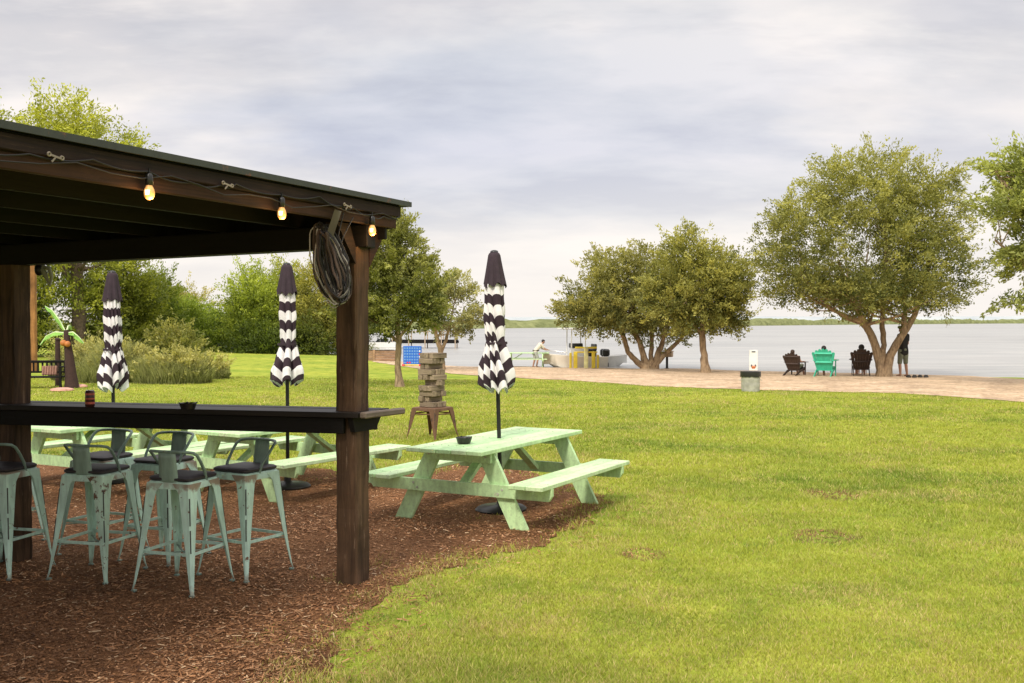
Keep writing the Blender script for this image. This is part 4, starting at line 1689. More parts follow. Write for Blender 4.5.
def loc_of(base, px, py, dy=0.0):
    p = atY(px, py, base.y + dy)
    return (p.x - base.x, dy, p.z - base.z)


def lobe(base, px, py, rx, ry, dy=0.0, depth=None):
    s = base.y / FPX
    return (loc_of(base, px, py, dy), (rx * s, (depth if depth else rx) * s, ry * s))


def limb(base, pix, dys, rad):
    return ([loc_of(base, x, y, d) for (x, y), d in zip(pix, dys)], rad)


OD, OL = (0.060, 0.082, 0.022), (0.35, 0.35, 0.115)

# big spreading tree on the beach
B = at(879, 377)
tree('shade_tree', 'largest rounded olive-green tree on the beach, forked trunk beside the standing person', B,
     [limb(B, [(882, 378), (880, 362), (874, 342), (866, 325), (852, 300), (838, 260)], [0, 0, 0, 0, -0.3, -0.6], [0.17, 0.165, 0.15, 0.13, 0.09, 0.04]),
      limb(B, [(881, 366), (884, 345), (882, 322), (884, 290), (886, 235), (884, 190)], [0, 0, 0.1, 0.2, 0.3, 0.4], [0.12, 0.10, 0.09, 0.08, 0.06, 0.03]),
      limb(B, [(887, 378), (890, 355), (903, 334), (915, 314), (925, 285), (932, 235)], [0, 0, 0, 0.1, 0.3, 0.6], [0.17, 0.15, 0.13, 0.10, 0.08, 0.03]),
      limb(B, [(903, 332), (905, 310), (905, 280), (910, 240)], [0, 0.1, 0.4, 0.8], [0.11, 0.09, 0.07, 0.04]),
      limb(B, [(864, 322), (846, 316), (825, 306), (805, 295)], [0, -0.2, -0.4, -0.8], [0.10, 0.08, 0.05, 0.03])],
     [lobe(B, 868, 255, 92, 58), lobe(B, 862, 195, 66, 46), lobe(B, 922, 215, 50, 52), lobe(B, 800, 250, 46, 42, -0.6), lobe(B, 940, 270, 42, 42, 0.4),
      lobe(B, 832, 178, 26, 22), lobe(B, 866, 172, 20, 20), lobe(B, 934, 182, 26, 22), lobe(B, 790, 288, 38, 16, -0.5), lobe(B, 882, 296, 70, 16, 0), lobe(B, 795, 215, 28, 25, -0.4), lobe(B, 858, 290, 60, 18, -0.8)],
     1500, 74, 0.068, 0.62, OD, OL, 101, gap=0.20, droop=0.25, twigs=60, shell=0.25)

# multi-stemmed tree by the boats
B = at(650, 369.6)
tree('shade_tree', 'low spreading olive tree with several crooked stems behind the yellow rack', B,
     [limb(B, [(646, 368), (637, 362), (628, 352), (624, 338), (616, 320), (600, 300)], [0, 0, 0, 0, -0.2, -0.4], [0.17, 0.13, 0.11, 0.10, 0.07, 0.03]),
      limb(B, [(648, 368), (643, 355), (640, 342), (632, 330), (625, 310), (620, 280)], [0, 0.1, 0.1, 0.1, 0.3, 0.5], [0.17, 0.14, 0.12, 0.10, 0.08, 0.03]),
      limb(B, [(651, 368), (651, 355), (652, 340), (650, 320), (650, 290), (648, 262)], [0, 0.2, 0.3, 0.4, 0.5, 0.6], [0.15, 0.11, 0.10, 0.09, 0.06, 0.03]),
      limb(B, [(655, 368), (658, 354), (663, 340), (668, 325), (675, 300)], [0, 0, 0, 0, 0.2], [0.16, 0.13, 0.10, 0.08, 0.04]),
      limb(B, [(658, 362), (670, 349), (682, 338), (690, 322), (694, 305)], [0, 0, -0.1, -0.1, -0.2], [0.12, 0.09, 0.08, 0.06, 0.03])],
     [lobe(B, 618, 300, 58, 34), lobe(B, 588, 305, 38, 20, -0.4), lobe(B, 645, 262, 20, 24, 0.2), lobe(B, 612, 272, 30, 24), lobe(B, 660, 295, 40, 34, 0.5), lobe(B, 608, 318, 36, 8, -0.3), lobe(B, 665, 325, 38, 14, 0.3)],
     780, 74, 0.080, 0.60, (0.060, 0.075, 0.022), (0.34, 0.33, 0.12), 102, gap=0.24, droop=0.3, twigs=44, shell=0.25)

B = at(705, 373)
tree('shade_tree', 'round olive tree with one straight slim trunk left of the trash can', B,
     [limb(B, [(706, 373), (704, 355), (702, 335), (704, 310), (702, 280), (700, 250)], [0, 0, 0, 0, 0, 0], [0.18, 0.14, 0.13, 0.10, 0.07, 0.03]),
      limb(B, [(702, 335), (688, 318), (672, 305)], [0, -0.2, -0.5], [0.09, 0.06, 0.03]),
      limb(B, [(703, 330), (718, 312), (732, 300)], [0, 0.2, 0.4], [0.09, 0.06, 0.03])],
     [lobe(B, 700, 290, 50, 42), lobe(B, 690, 255, 32, 26), lobe(B, 722, 282, 32, 38, 0.2), lobe(B, 668, 300, 28, 26, -0.3), lobe(B, 712, 318, 34, 16), lobe(B, 735, 310, 16, 20)],
     700, 74, 0.075, 0.55, (0.058, 0.078, 0.02), (0.35, 0.345, 0.105), 103, gap=0.16, droop=0.3, twigs=34, shell=0.25)

# right edge tree
B = at(1092, 388)
tree('shade_tree', 'bright green feathery tree cut off by the right edge of the photo', B,
     [limb(B, [(1092, 388), (1090, 350), (1080, 310), (1068, 270), (1060, 220)], [0, 0, 0, 0, 0], [0.28, 0.22, 0.18, 0.12, 0.05]),
      limb(B, [(1080, 310), (1050, 285), (1020, 262), (995, 240)], [0, 0, 0, 0], [0.12, 0.09, 0.06, 0.03]),
      limb(B, [(1066, 262), (1035, 225), (1010, 190), (990, 165)], [0, 0, 0, 0], [0.10, 0.08, 0.05, 0.02])],
     [lobe(B, 1092, 230, 70, 70), lobe(B, 1042, 172, 48, 26), lobe(B, 1016, 205, 28, 20, -0.4), lobe(B, 1034, 250, 34, 28), lobe(B, 1020, 286, 28, 18, -0.3), lobe(B, 1110, 170, 50, 50)],
     900, 74, 0.082, 0.60, (0.08, 0.105, 0.035), (0.35, 0.39, 0.125), 104, gap=0.42, droop=0.1, up=0.15, twigs=40, shell=0.2)

# tree right behind the corner post
B = at(400, 387)
tree('shade_tree', 'upright green tree with pale slim trunk just right of the canopy corner post', B,
     [limb(B, [(400, 388), (398, 365), (399, 340), (396, 315), (392, 280), (390, 240)], [0, 0, 0, 0, 0, 0], [0.12, 0.085, 0.080, 0.06, 0.05, 0.02]),
      limb(B, [(398, 342), (384, 328), (370, 318)], [0, 0.1, 0.2], [0.05, 0.04, 0.02]),
      limb(B, [(399, 338), (412, 322), (424, 305)], [0, -0.1, -0.2], [0.05, 0.035, 0.02])],
     [lobe(B, 398, 290, 46, 46), lobe(B, 386, 250, 36, 34), lobe(B, 400, 232, 20, 18), lobe(B, 420, 290, 24, 36), lobe(B, 365, 290, 34, 42, 0.2)],
     640, 74, 0.060, 0.42, (0.050, 0.070, 0.020), (0.29, 0.30, 0.095), 105, gap=0.28, bark='bark', droop=0.2, twigs=30, shell=0.25)

B = at(441, 370)
tree('shade_tree', 'small thin grey-green tree with forked pale trunk behind the block tower', B,
     [limb(B, [(441, 371), (442, 360), (440, 348), (436, 335), (432, 315), (430, 290)], [0, 0, 0, 0, 0, 0], [0.16, 0.12, 0.11, 0.08, 0.05, 0.02]),
      limb(B, [(441, 352), (446, 340), (450, 325), (455, 300)], [0, 0, 0, 0], [0.09, 0.07, 0.05, 0.02])],
     [lobe(B, 445, 308, 38, 26), lobe(B, 452, 288, 24, 18), lobe(B, 428, 295, 26, 24), lobe(B, 465, 320, 20, 14)],
     260, 66, 0.070, 0.50, (0.09, 0.10, 0.045), (0.36, 0.36, 0.17), 106, gap=0.30, bark='bark', droop=0.2, twigs=34, shell=0.2)

# tall tree at the far left and the thicket behind the lawn
HG = 'trees and bushes behind the lawn'
B = at(70, 357)
tree('tall_tree', 'tallest yellow-green tree showing above the canopy roof', B,
     [limb(B, [(78, 358), (80, 320), (76, 270), (70, 210), (66, 150)], [0, 0, 0, 0, 0], [0.40, 0.32, 0.28, 0.2, 0.07]),
      limb(B, [(77, 290), (45, 240), (20, 180)], [0, 0, 0], [0.2, 0.13, 0.06])],
     [lobe(B, 58, 124, 42, 26), lobe(B, 98, 146, 36, 20), lobe(B, -8, 126, 24, 24), lobe(B, 128, 150, 16, 15, 1), lobe(B, 60, 170, 70, 40), lobe(B, 62, 240, 70, 60), lobe(B, 50, 310, 60, 40)],
     800, 60, 0.11, 1.0, (0.045, 0.075, 0.014), (0.40, 0.42, 0.07), 110, group=HG, gap=0.22, bark='bark_dark', twigs=30)


def bush(label, px, base_y, top_y, wpx, cd, cl, seed, name='bush', n=420, leaf=0.10, nlobes=5, gap=0.08, per=60, cat='bush', spray=0.9, zb=None):
    B = at(px, base_y)
    rs = random.Random(seed)
    L = []
    H = base_y - top_y
    L.append(lobe(B, px, base_y - H * 0.50, wpx * 0.40, H * 0.42))
    for i in range(nlobes):
        dx = rs.uniform(-0.33, 0.33) * wpx
        hy = rs.uniform(0.30, 0.76) * H
        L.append(lobe(B, px + dx, base_y - hy, wpx * rs.uniform(0.16, 0.28), H * rs.uniform(0.14, 0.24), rs.uniform(-1.5, 1.5)))
    L.append(lobe(B, px + rs.uniform(-.1, .1) * wpx, top_y + H * 0.16, wpx * 0.20, H * 0.15))
    L.append(lobe(B, px, base_y - H * 0.16, wpx * 0.46, H * 0.17, -0.8))
    s = B.y / FPX
    st = [([(0, 0, 0), (0.1, 0, H * s * 0.3), (0.0, 0.1, H * s * 0.6)], [0.10, 0.08, 0.03]), ([(0.1, 0, 0), (0.5, 0.1, H * s * 0.4), (0.8, 0, H * s * 0.65)], [0.08, 0.05, 0.02])]
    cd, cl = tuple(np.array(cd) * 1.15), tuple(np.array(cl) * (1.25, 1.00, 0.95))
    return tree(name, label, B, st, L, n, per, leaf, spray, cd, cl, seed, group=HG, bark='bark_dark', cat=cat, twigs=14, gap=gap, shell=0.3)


GD, GL = (0.038, 0.070, 0.014), (0.20, 0.33, 0.055)
bush('dark green tree at the far left edge behind the palm', 10, 356, 262, 90, (0.03, 0.05, 0.012), (0.13, 0.20, 0.04), 201, 'leafy_tree', 480, cat='tree')
bush('dense green tree behind the leftmost parasol', 118, 355, 250, 84, (0.035, 0.06, 0.012), (0.20, 0.27, 0.045), 202, 'leafy_tree', 520, cat='tree')
bush('rounded green tree just right of the leftmost parasol', 154, 352, 272, 62, GD, (0.20, 0.30, 0.05), 203, 'leafy_tree', 420, cat='tree')
bush('thin grey-green treetop rising behind the middle of the thicket', 192, 346, 286, 66, (0.08, 0.10, 0.045), (0.30, 0.34, 0.15), 204, 'leafy_tree', 260, 0.12, gap=0.3, cat='tree')
bush('bright green bush at the back of the lawn behind the tall grass', 187, 351, 304, 62, GD, (0.24, 0.38, 0.06), 205)
bush('low dark bush with foot shade painted into its leaves in the middle of the thicket', 218, 350, 312, 56, (0.02, 0.04, 0.010), (0.14, 0.24, 0.04), 206)  # darker leaf colours carry the shade at the foot of the thicket
bush('broad bright green bush left of the middle parasol', 252, 352, 266, 66, GD, (0.27, 0.40, 0.06), 207, n=520)
bush('large leafy green bush behind the middle parasol', 284, 352, 262, 60, GD, (0.25, 0.34, 0.06), 208, n=460)
bush('olive tree right of the middle parasol, seen beneath the cord bundle', 322, 354, 258, 62, (0.05, 0.07, 0.018), (0.27, 0.32, 0.08), 209, 'leafy_tree', 500, cat='tree')
bush('low bush, shade painted into its dark leaves, left of the corner post', 306, 354, 326, 54, (0.018, 0.032, 0.008), (0.10, 0.15, 0.03), 210, n=240)  # near-black leaves stand in for the shade under the taller bushes
bush('low dark bush behind the corner post', 352, 354, 300, 52, (0.03, 0.05, 0.012), (0.16, 0.22, 0.05), 211, n=300)
bush('low bush, dark shade painted into its leaves, at the back of the lawn centre', 262, 353, 326, 70, (0.016, 0.030, 0.008), (0.10, 0.17, 0.03), 212, n=260)  # shade beneath the thicket painted as very dark foliage
bush('pale bushy shrub behind the tall grass clump', 178, 356, 334, 54, (0.07, 0.10, 0.03), (0.24, 0.29, 0.10), 213, n=220)


# tall marsh grass: three countable clumps of thin blades
def grass_clump(label, px, py, wpx, hpx, seed):
    B = at(px, py)
    rs = np.random.RandomState(seed)
    s = B.y / FPX
    root = thing('tall_grass', label, 'tall grass', B, 0, 'clumps of tall grass on the lawn edge')
    n = 34000
    r = np.sqrt(rs.rand(n))
    a = rs.rand(n) * 2 * PI
    rx, ry = wpx * s / 2, wpx * s * 0.30
    X, Y = r * np.cos(a) * rx, r * np.sin(a) * ry
    prof = np.sqrt(np.clip(1 - (r * 0.96) ** 2.6, 0, 1)) * (0.55 + 0.75 * vnoise(X * 1.1 + 30, Y * 1.1 + 30, seed + 9))
    h = 0.72 * hpx * s * (0.30 + 0.70 * prof) * (0.25 + 0.8 * rs.rand(n)) * (0.8 + 0.4 * vnoise(X * 1.5 + 9, Y * 1.5 + 9, seed))
    w = 0.006 + 0.006 * rs.rand(n)
    la = rs.rand(n) * 2 * PI
    le = h * (0.1 + 0.6 * rs.rand(n))
    ba = rs.rand(n) * 2 * PI
    bx, by = np.cos(ba) * w, np.sin(ba) * w
    Z = gz(X + B.x, Y + B.y) - B.z
    V = np.empty((n, 5, 3), np.float32)
    V[:, 0] = np.stack([X - bx, Y - by, Z], -1)
    V[:, 1] = np.stack([X + bx, Y + by, Z], -1)
    mx, my = X + np.cos(la) * le * 0.35, Y + np.sin(la) * le * 0.35
    V[:, 2] = np.stack([mx + bx * 0.7, my + by * 0.7, Z + h * 0.6], -1)
    V[:, 3] = np.stack([X + np.cos(la) * le, Y + np.sin(la) * le, Z + h], -1)
    V[:, 4] = np.stack([mx - bx * 0.7, my - by * 0.7, Z + h * 0.6], -1)
    F = np.arange(n * 5).reshape(n, 5)
    t = np.clip(rs.rand(n) * 0.7 + 0.4 * h / h.max() - 0.1, 0, 1)[:, None]
    C = np.array([0.22, 0.25, 0.08]) * (1 - t) + np.array([0.56, 0.56, 0.24]) * t
    C = C * (0.75 + 0.5 * vnoise(X * 2.2 + 20, Y * 2.2 + 20, seed + 5))[:, None]
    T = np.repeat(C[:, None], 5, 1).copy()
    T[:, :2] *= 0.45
    V2, C2, P2, D2 = foliage_arrays(rs, [((0, 0, hpx * s * 0.30), (wpx * s * 0.46, wpx * s * 0.26, hpx * s * 0.42)), ((wpx * s * 0.12, 0, hpx * s * 0.45), (wpx * s * 0.28, wpx * s * 0.2, hpx * s * 0.32))],
                                    int(wpx * 3.2), 60, 0.050, 0.34, (0.12, 0.14, 0.045), (0.42, 0.40, 0.17), nseed=seed, up=0.8)
    V2[:, 2] = np.maximum(V2[:, 2], 0.02)
    link('feathery_tops', np_mesh('feathery_tops', V2, np.arange(len(V2)).reshape(-1, 4), M['leaf'], C2), root, mat4=WM[root])
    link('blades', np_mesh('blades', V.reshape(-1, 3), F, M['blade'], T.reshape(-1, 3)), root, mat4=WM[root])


grass_clump('pale olive clump of tall grass right of the leftmost parasol', 172, 383, 78, 38, 1)
grass_clump('olive clump of tall grass directly behind the leftmost parasol', 118, 382, 84, 44, 2)
grass_clump('tall grass clump between the palm and the leftmost parasol', 82, 380, 60, 46, 3)
grass_clump('low tapering tip of tall grass nearest the middle parasol', 206, 379, 44, 22, 4)


# ------------------------------------------------------------------ ornamental palm, bench, orange post
B = at(71, 388)
palm = thing('ornamental_palm', 'small ornamental palm with three bright fronds and dark trunk left of the parasols', 'palm', B)
s = B.y / FPX


def PL(x, y, dy=0.0):
    return Vector(loc_of(B, x, y, dy))


mb = MB()
mb.tube([PL(72, 389), PL(71, 375), PL(69, 355), PL(67, 338), PL(66, 330)], [0.20, 0.15, 0.115, 0.085, 0.06], 12)
part('trunk', mb, M['palm_bark'], palm, True)


def frond(pts, width, hang):
    mb = MB()
    n = 26
    P = []
    for i in range(n + 1):
        t = i / n * (len(pts) - 1)
        k = min(int(t), len(pts) - 2)
        P.append(pts[k].lerp(pts[k + 1], t - k))
    for i in range(1, n):
        t = i / n
        d = (P[i + 1] - P[i - 1]).normalized()
        w = width * math.sin(PI * min(1, t * 1.02)) ** 0.6 * (1 - 0.3 * t)
        for sd, dn in ((1, 0.25), (-1, 1.0)):
            side = Vector((0, sd * 1.0, -hang * dn)).normalized()
            tip = P[i] + side * w + d * w * 0.45
            a = P[i] - d * 0.018
            b_ = P[i] + d * 0.018
            mid = P[i].lerp(tip, 0.5)
            mb.add([a, b_, mid + d * 0.022, tip, mid - d * 0.018], [(0, 1, 2, 3, 4)])
    fr = part('frond', mb, M['palm_leaf'], palm)
    mb = MB()
    mb.tube(P, [0.022 * (1 - 0.7 * i / n) for i in range(n + 1)], 6)
    part('midrib', mb, M['palm_rib'], fr, True)


frond([PL(66, 333), PL(60, 321), PL(52, 310), PL(45, 306)], 0.20, 1.2)
frond([PL(66, 333), PL(55, 332), PL(46, 336), PL(40, 345)], 0.22, 1.2)
frond([PL(66, 333), PL(73, 332), PL(79, 337), PL(84, 343)], 0.18, 1.2)
frond([PL(66, 333), PL(68, 326, 0.3), PL(70, 325, 0.7), PL(72, 330, 1.0)], 0.18, 1.2)
mb = MB()
mb.ball(PL(63.5, 343, -0.12), 0.085)
part('coconut', mb, M['coconut'], palm, True)
mb = MB()
mb.ball(PL(67.5, 344, -0.14), 0.08)
part('coconut', mb, M['coconut'], palm, True)
for (x, y, w, lb) in ((62, 391, 0.30, 'flat pink stone in front of the palm trunk'), (80, 387.5, 0.20, 'flat pink stone right of the palm trunk')):
    c = at(x, y)
    o = thing('stone', lb, 'stone', c, 0.3, 'flat pink stones round the palm')
    mb = MB()
    mb.lathe([(w * 0.75, -0.02), (w, 0.02), (w * 0.92, 0.06), (w * 0.5, 0.085), (0.01, 0.09)], 11)
    part('slab', mb, M['pink_stone'], o)

# dark pole behind the palm
c = at(58, 386)
o = thing('slim_post', 'slim dark post standing left of the palm trunk', 'post', c)
mb = MB()
mb.tube([(0, 0, -0.05), (0, 0, 1.0), (0, 0, 1.28)], [0.075, 0.07, 0.065], 10)
mb.lathe([(0.085, 1.28), (0.085, 1.30), (0.03, 1.34)], 10)
part('pole', mb, M['palm_bark'], o, True)

# dark bench with slatted back
Bn = at(44, 388)
bench = thing('bench', 'dark wooden bench with slatted side left of the palm', 'bench', Bn, R(6))
bw_ = 1.05
mb = MB()
for k in range(4):
    mb.box((0, -0.2 + k * 0.13, 0.30), (bw_, 0.11, 0.035), ch=0.005)
part('seat', mb, M['dark_wood'], bench)
mb = MB()
mb.box((0, 0.26, 0.70), (bw_, 0.06, 0.07), ch=0.008)
mb.box((0, 0.26, 0.42), (bw_, 0.05, 0.05), ch=0.008)
for k in range(9):
    mb.box((-bw_ / 2 + 0.06 + k * 0.116, 0.26, 0.56), (0.045, 0.025, 0.24))
part('backrest', mb, M['dark_wood'], bench)
for sx in (-1, 1):
    for sy in (-0.22, 0.26):
        mb = MB()
        mb.box((sx * (bw_ / 2 - 0.03), sy, 0.26), (0.06, 0.06, 0.56 if sy < 0 else 0.60), ch=0.006)
        part('leg', mb, M['dark_wood'], bench)
    mb = MB()
    mb.box((sx * (bw_ / 2 - 0.03), 0.02, 0.57), (0.08, 0.54, 0.035), ch=0.006)
    part('armrest', mb, M['dark_wood'], bench)
o = thing('striped_cushion', 'faded pink striped cushion lying on the dark bench', 'cushion', Bn + Vector((0.16, -0.02, 0.32)), R(6))
mb = MB()
for k in range(6):
    mb.box((-0.16 + k * 0.065, 0.0, 0.15), (0.055, 0.09, 0.26), Matrix.Rotation(R(-12), 3, 'X'), ch=0.02)
part('pad', mb, M['cushion_pink'], o)

c = at(33, 372)
hut = thing('timber_post', 'tall orange-brown timber post right of the left canopy post', 'post', c, R(10))
mb = MB()
hh = atY(33, 262, c.y).z - c.z
mb.box((0, 0, hh / 2), (0.25, 0.25, hh), ch=0.02)
part('shaft', mb, M['orange_wood'], hut)
mb = MB()
mb.box((0, 0, hh + 0.06), (0.36, 0.36, 0.12), ch=0.02)
part('cap', mb, M['palm_bark'], hut)


# ------------------------------------------------------------------ people
def capsules(mb, chain, seg=12):
    """tapered limbs with round ends; chain = [(point, radius), ...]"""
    pts = [Vector(p) for p, _ in chain]
    rad = [r for _, r in chain]
    Q, RR = [], []
    for i in range(len(pts) - 1):
        for j in range(5):
            f = j / 5
            Q.append(pts[i].lerp(pts[i + 1], f))
            g = f * f * (3 - 2 * f)
            RR.append(rad[i] * (1 - g) + rad[i + 1] * g)
    Q.append(pts[-1])
    RR.append(rad[-1])
    mb.tube(Q, RR, seg)
    mb.ball(pts[0], rad[0], 12, 8)
    mb.ball(pts[-1], rad[-1], 12, 8)
    for p, r in chain[1:-1]:
        mb.ball(p, r, 12, 8)


def remesh(o, v):
    md = o.modifiers.new('remesh', 'REMESH')
    md.mode = 'VOXEL'
    md.voxel_size = v
    md.use_smooth_shade = True
    sm = o.modifiers.new('smooth', 'SMOOTH')
    sm.factor = 0.5
    sm.iterations = 2


def hand(mb, wrist, direction, side, k=1.0):
    d = Vector(direction).normalized()
    sd = Vector(side).normalized()
    sd = (sd - d * sd.dot(d)).normalized()
    nrm = d.cross(sd)
    w = Vector(wrist)
    palm = w + d * 0.085 * k
    for t in (-1, -0.33, 0.33, 1):
        mb.tube([w, w + d * 0.05 * k + sd * 0.018 * t * k, palm + sd * 0.028 * t * k], [0.020 * k, 0.016 * k, 0.013 * k], 8)
    for t, ln in ((-1, 0.058), (-0.33, 0.074), (0.33, 0.080), (1, 0.068)):
        b0 = palm + sd * 0.029 * t * k
        mb.tube([b0, b0 + d * ln * 0.55 * k + nrm * 0.006, b0 + d * ln * k + nrm * 0.022 * k], [0.011 * k, 0.010 * k, 0.008 * k], 7)
    t0 = w + d * 0.03 * k + sd * 0.024 * k
    mb.tube([t0, t0 + d * 0.03 * k + sd * 0.026 * k, t0 + d * 0.062 * k + sd * 0.034 * k + nrm * 0.012], [0.015 * k, 0.013 * k, 0.010 * k], 7)


def person(label, loc, rz, J, shirt, pants, skin, hairm, short=True, sleeve=0.5, long_hair=False, sc=1.0, belt=False, shirt_len=0.0, voxel=0.011):
    """J: joints in local coordinates; the figure faces local +Y. Keys: pelvis, waist, chest, neck, head, face,
    shoulder/elbow/wrist and hip/knee/ankle/toe, each a pair (left, right)."""
    root = thing('person', label, 'person', loc, rz)
    V_ = {k: ([Vector(q) for q in v] if isinstance(v, list) else Vector(v)) for k, v in J.items()}
    mb = MB()
    sh = V_['shoulder']
    axs = (sh[1] - sh[0]).normalized()

    def torso(mb, g, low=0.0):
        for t in (-0.5, 0, 0.5):
            capsules(mb, [(V_['pelvis'] + axs * 0.16 * t - Vector((0, 0, low)), 0.105 + g), (V_['waist'] + axs * 0.12 * t, 0.095 + g), (V_['chest'] + axs * 0.18 * t, 0.105 + g)])
        capsules(mb, [(sh[0] + axs * 0.03, 0.058 + g), (V_['chest'] + Vector((0, 0, 0.09)), 0.08 + g), (sh[1] - axs * 0.03, 0.058 + g)])
    torso(mb, 0)
    capsules(mb, [(V_['chest'] + Vector((0, 0, 0.1)), 0.07), (V_['neck'], 0.055), (V_['head'] - Vector((0, 0, 0.06)), 0.055)])
    hd = V_['head']
    fd = V_['face'].normalized()
    upv = Vector((0, 0, 1))
    rt = fd.cross(upv).normalized()
    upf = rt.cross(fd)
    # skull, jaw, nose, lips, brows, ears
    mb.ball(hd + upf * 0.02, (0.078, 0.088, 0.098), 18, 12)
    mb.ball(hd + fd * 0.028 - upf * 0.055, (0.055, 0.058, 0.062), 14, 9)
    mb.tube([hd + fd * 0.085 + upf * 0.015, hd + fd * 0.108 - upf * 0.018], [0.010, 0.017], 8)
    mb.ball(hd + fd * 0.082 - upf * 0.055, (0.022, 0.018, 0.012), 8, 6)
    for q in (-1, 1):
        mb.ball(hd + rt * 0.080 * q - fd * 0.005, (0.016, 0.024, 0.032), 8, 6)
        mb.ball(hd + fd * 0.078 + rt * 0.03 * q + upf * 0.022, (0.02, 0.014, 0.010), 8, 6)
    for i in (0, 1):
        capsules(mb, [(sh[i], 0.052), (V_['elbow'][i], 0.038), (V_['wrist'][i], 0.026)])
        d = (V_['wrist'][i] - V_['elbow'][i])
        hand(mb, V_['wrist'][i], d, (axs if i == 0 else -axs) * 0.6 + fd * 0.8)
        capsules(mb, [(V_['hip'][i], 0.088), (V_['knee'][i], 0.056), (V_['knee'][i].lerp(V_['ankle'][i], 0.35), 0.054), (V_['ankle'][i], 0.038)])
        capsules(mb, [(V_['ankle'][i] - Vector((0, 0, 0.03)), 0.038), (V_['toe'][i], 0.030)])
    body = part('body', mb, skin, root, True)
    remesh(body, voxel)
    # eyes
    mb = MB()
    for q in (-1, 1):
        mb.ball(hd + fd * 0.083 + rt * 0.03 * q + upf * 0.008, (0.011, 0.008, 0.006), 8, 6)
    part('eyes', mb, M['hair'], root, True)
    mb = MB()
    torso(mb, 0.016, shirt_len)
    for i in (0, 1):
        e = sh[i].lerp(V_['elbow'][i], min(1, sleeve))
        ch = [(sh[i], 0.070), (e, 0.062)]
        if sleeve > 1:
            ch.append((V_['elbow'][i].lerp(V_['wrist'][i], sleeve - 1), 0.046))
        if sleeve > 0:
            capsules(mb, ch)
    o = part('shirt', mb, shirt, root, True)
    remesh(o, 0.013)
    mb = MB()
    capsules(mb, [(V_['hip'][0] - axs * 0.0, 0.105), (V_['pelvis'], 0.125), (V_['hip'][1], 0.105)])
    for i in (0, 1):
        ch = [(V_['hip'][i], 0.110), (V_['knee'][i], 0.082)]
        if not short:
            ch += [(V_['ankle'][i] + Vector((0, 0, 0.02)), 0.058)]
        capsules(mb, ch)
    o = part('shorts' if short else 'trousers', mb, pants, root, True)
    remesh(o, 0.013)
    mb = MB()
    mb.ball(hd + upf * 0.036 - fd * 0.020, (0.088, 0.092, 0.098), 18, 12)
    mb.ball(hd + upf * 0.085 + fd * 0.030, (0.065, 0.055, 0.035), 12, 8)
    if long_hair:
        mb.ball(hd + upf * 0.03 - fd * 0.03, (0.105, 0.10, 0.11), 14, 10)
        capsules(mb, [(hd - fd * 0.05, 0.09), (hd - fd * 0.075 - upf * 0.14, 0.075)])
    o = part('hair', mb, hairm, root, True)
    remesh(o, 0.010)
    if belt:
        mb = MB()
        c = V_['pelvis'].lerp(V_['waist'], 0.45)
        mb.lathe([(0.19, -0.03), (0.195, 0.0), (0.19, 0.03)], 20, c=c, cap=False)
        part('belt', mb, M['belt'], root, True)
    root.scale = (sc, sc, sc)
    return root


standing = dict(pelvis=(0, 0, 0.93), waist=(0, 0.0, 1.08), chest=(0, 0.01, 1.30), neck=(0, 0.03, 1.49), head=(0, 0.085, 1.62), face=(-0.75, 0.45, -0.45),
                shoulder=[(-0.185, 0.0, 1.42), (0.185, 0.0, 1.42)], elbow=[(-0.23, 0.04, 1.14), (0.23, 0.03, 1.14)], wrist=[(-0.16, 0.22, 1.02), (0.16, 0.20, 1.00)],
                hip=[(-0.095, 0, 0.90), (0.095, 0, 0.90)], knee=[(-0.12, 0.03, 0.49), (0.13, 0.02, 0.49)], ankle=[(-0.13, -0.02, 0.09), (0.15, -0.03, 0.09)],
                toe=[(-0.15, 0.13, 0.035), (0.19, 0.12, 0.035)])
c = at(903, 376.6)
hpx = 51.0
sc_ = hpx / FPX * c.y / 1.76
person('person in black shirt and olive shorts standing with bowed head by the big tree', c, R(22), standing, M['shirt_black'], M['shorts_olive'], M['skin'], M['hair'], sleeve=0.55, sc=sc_, shirt_len=0.10)

leaning = dict(pelvis=(0, -0.10, 0.92), waist=(0, -0.02, 1.06), chest=(0, 0.14, 1.24), neck=(0, 0.27, 1.38), head=(0, 0.36, 1.48), face=(0, 0.9, -0.35),
               shoulder=[(-0.19, 0.20, 1.34), (0.19, 0.20, 1.34)], elbow=[(-0.24, 0.34, 1.08), (0.22, 0.40, 1.09)], wrist=[(-0.16, 0.56, 1.00), (0.12, 0.62, 1.02)],
               hip=[(-0.095, -0.10, 0.89), (0.095, -0.10, 0.89)], knee=[(-0.12, -0.10, 0.48), (0.12, 0.02, 0.50)], ankle=[(-0.13, -0.20, 0.09), (0.13, -0.05, 0.09)],
               toe=[(-0.15, -0.05, 0.035), (0.15, 0.10, 0.035)])
c = at(537, 367.6)
person('man in white shirt and pale trousers leaning forward at the bow of the white boat', c, R(-78), leaning, M['shirt_white'], M['pants_grey'], M['skin'], M['hair'], sleeve=0.75, sc=28.0 / FPX * c.y / 1.60, belt=True)

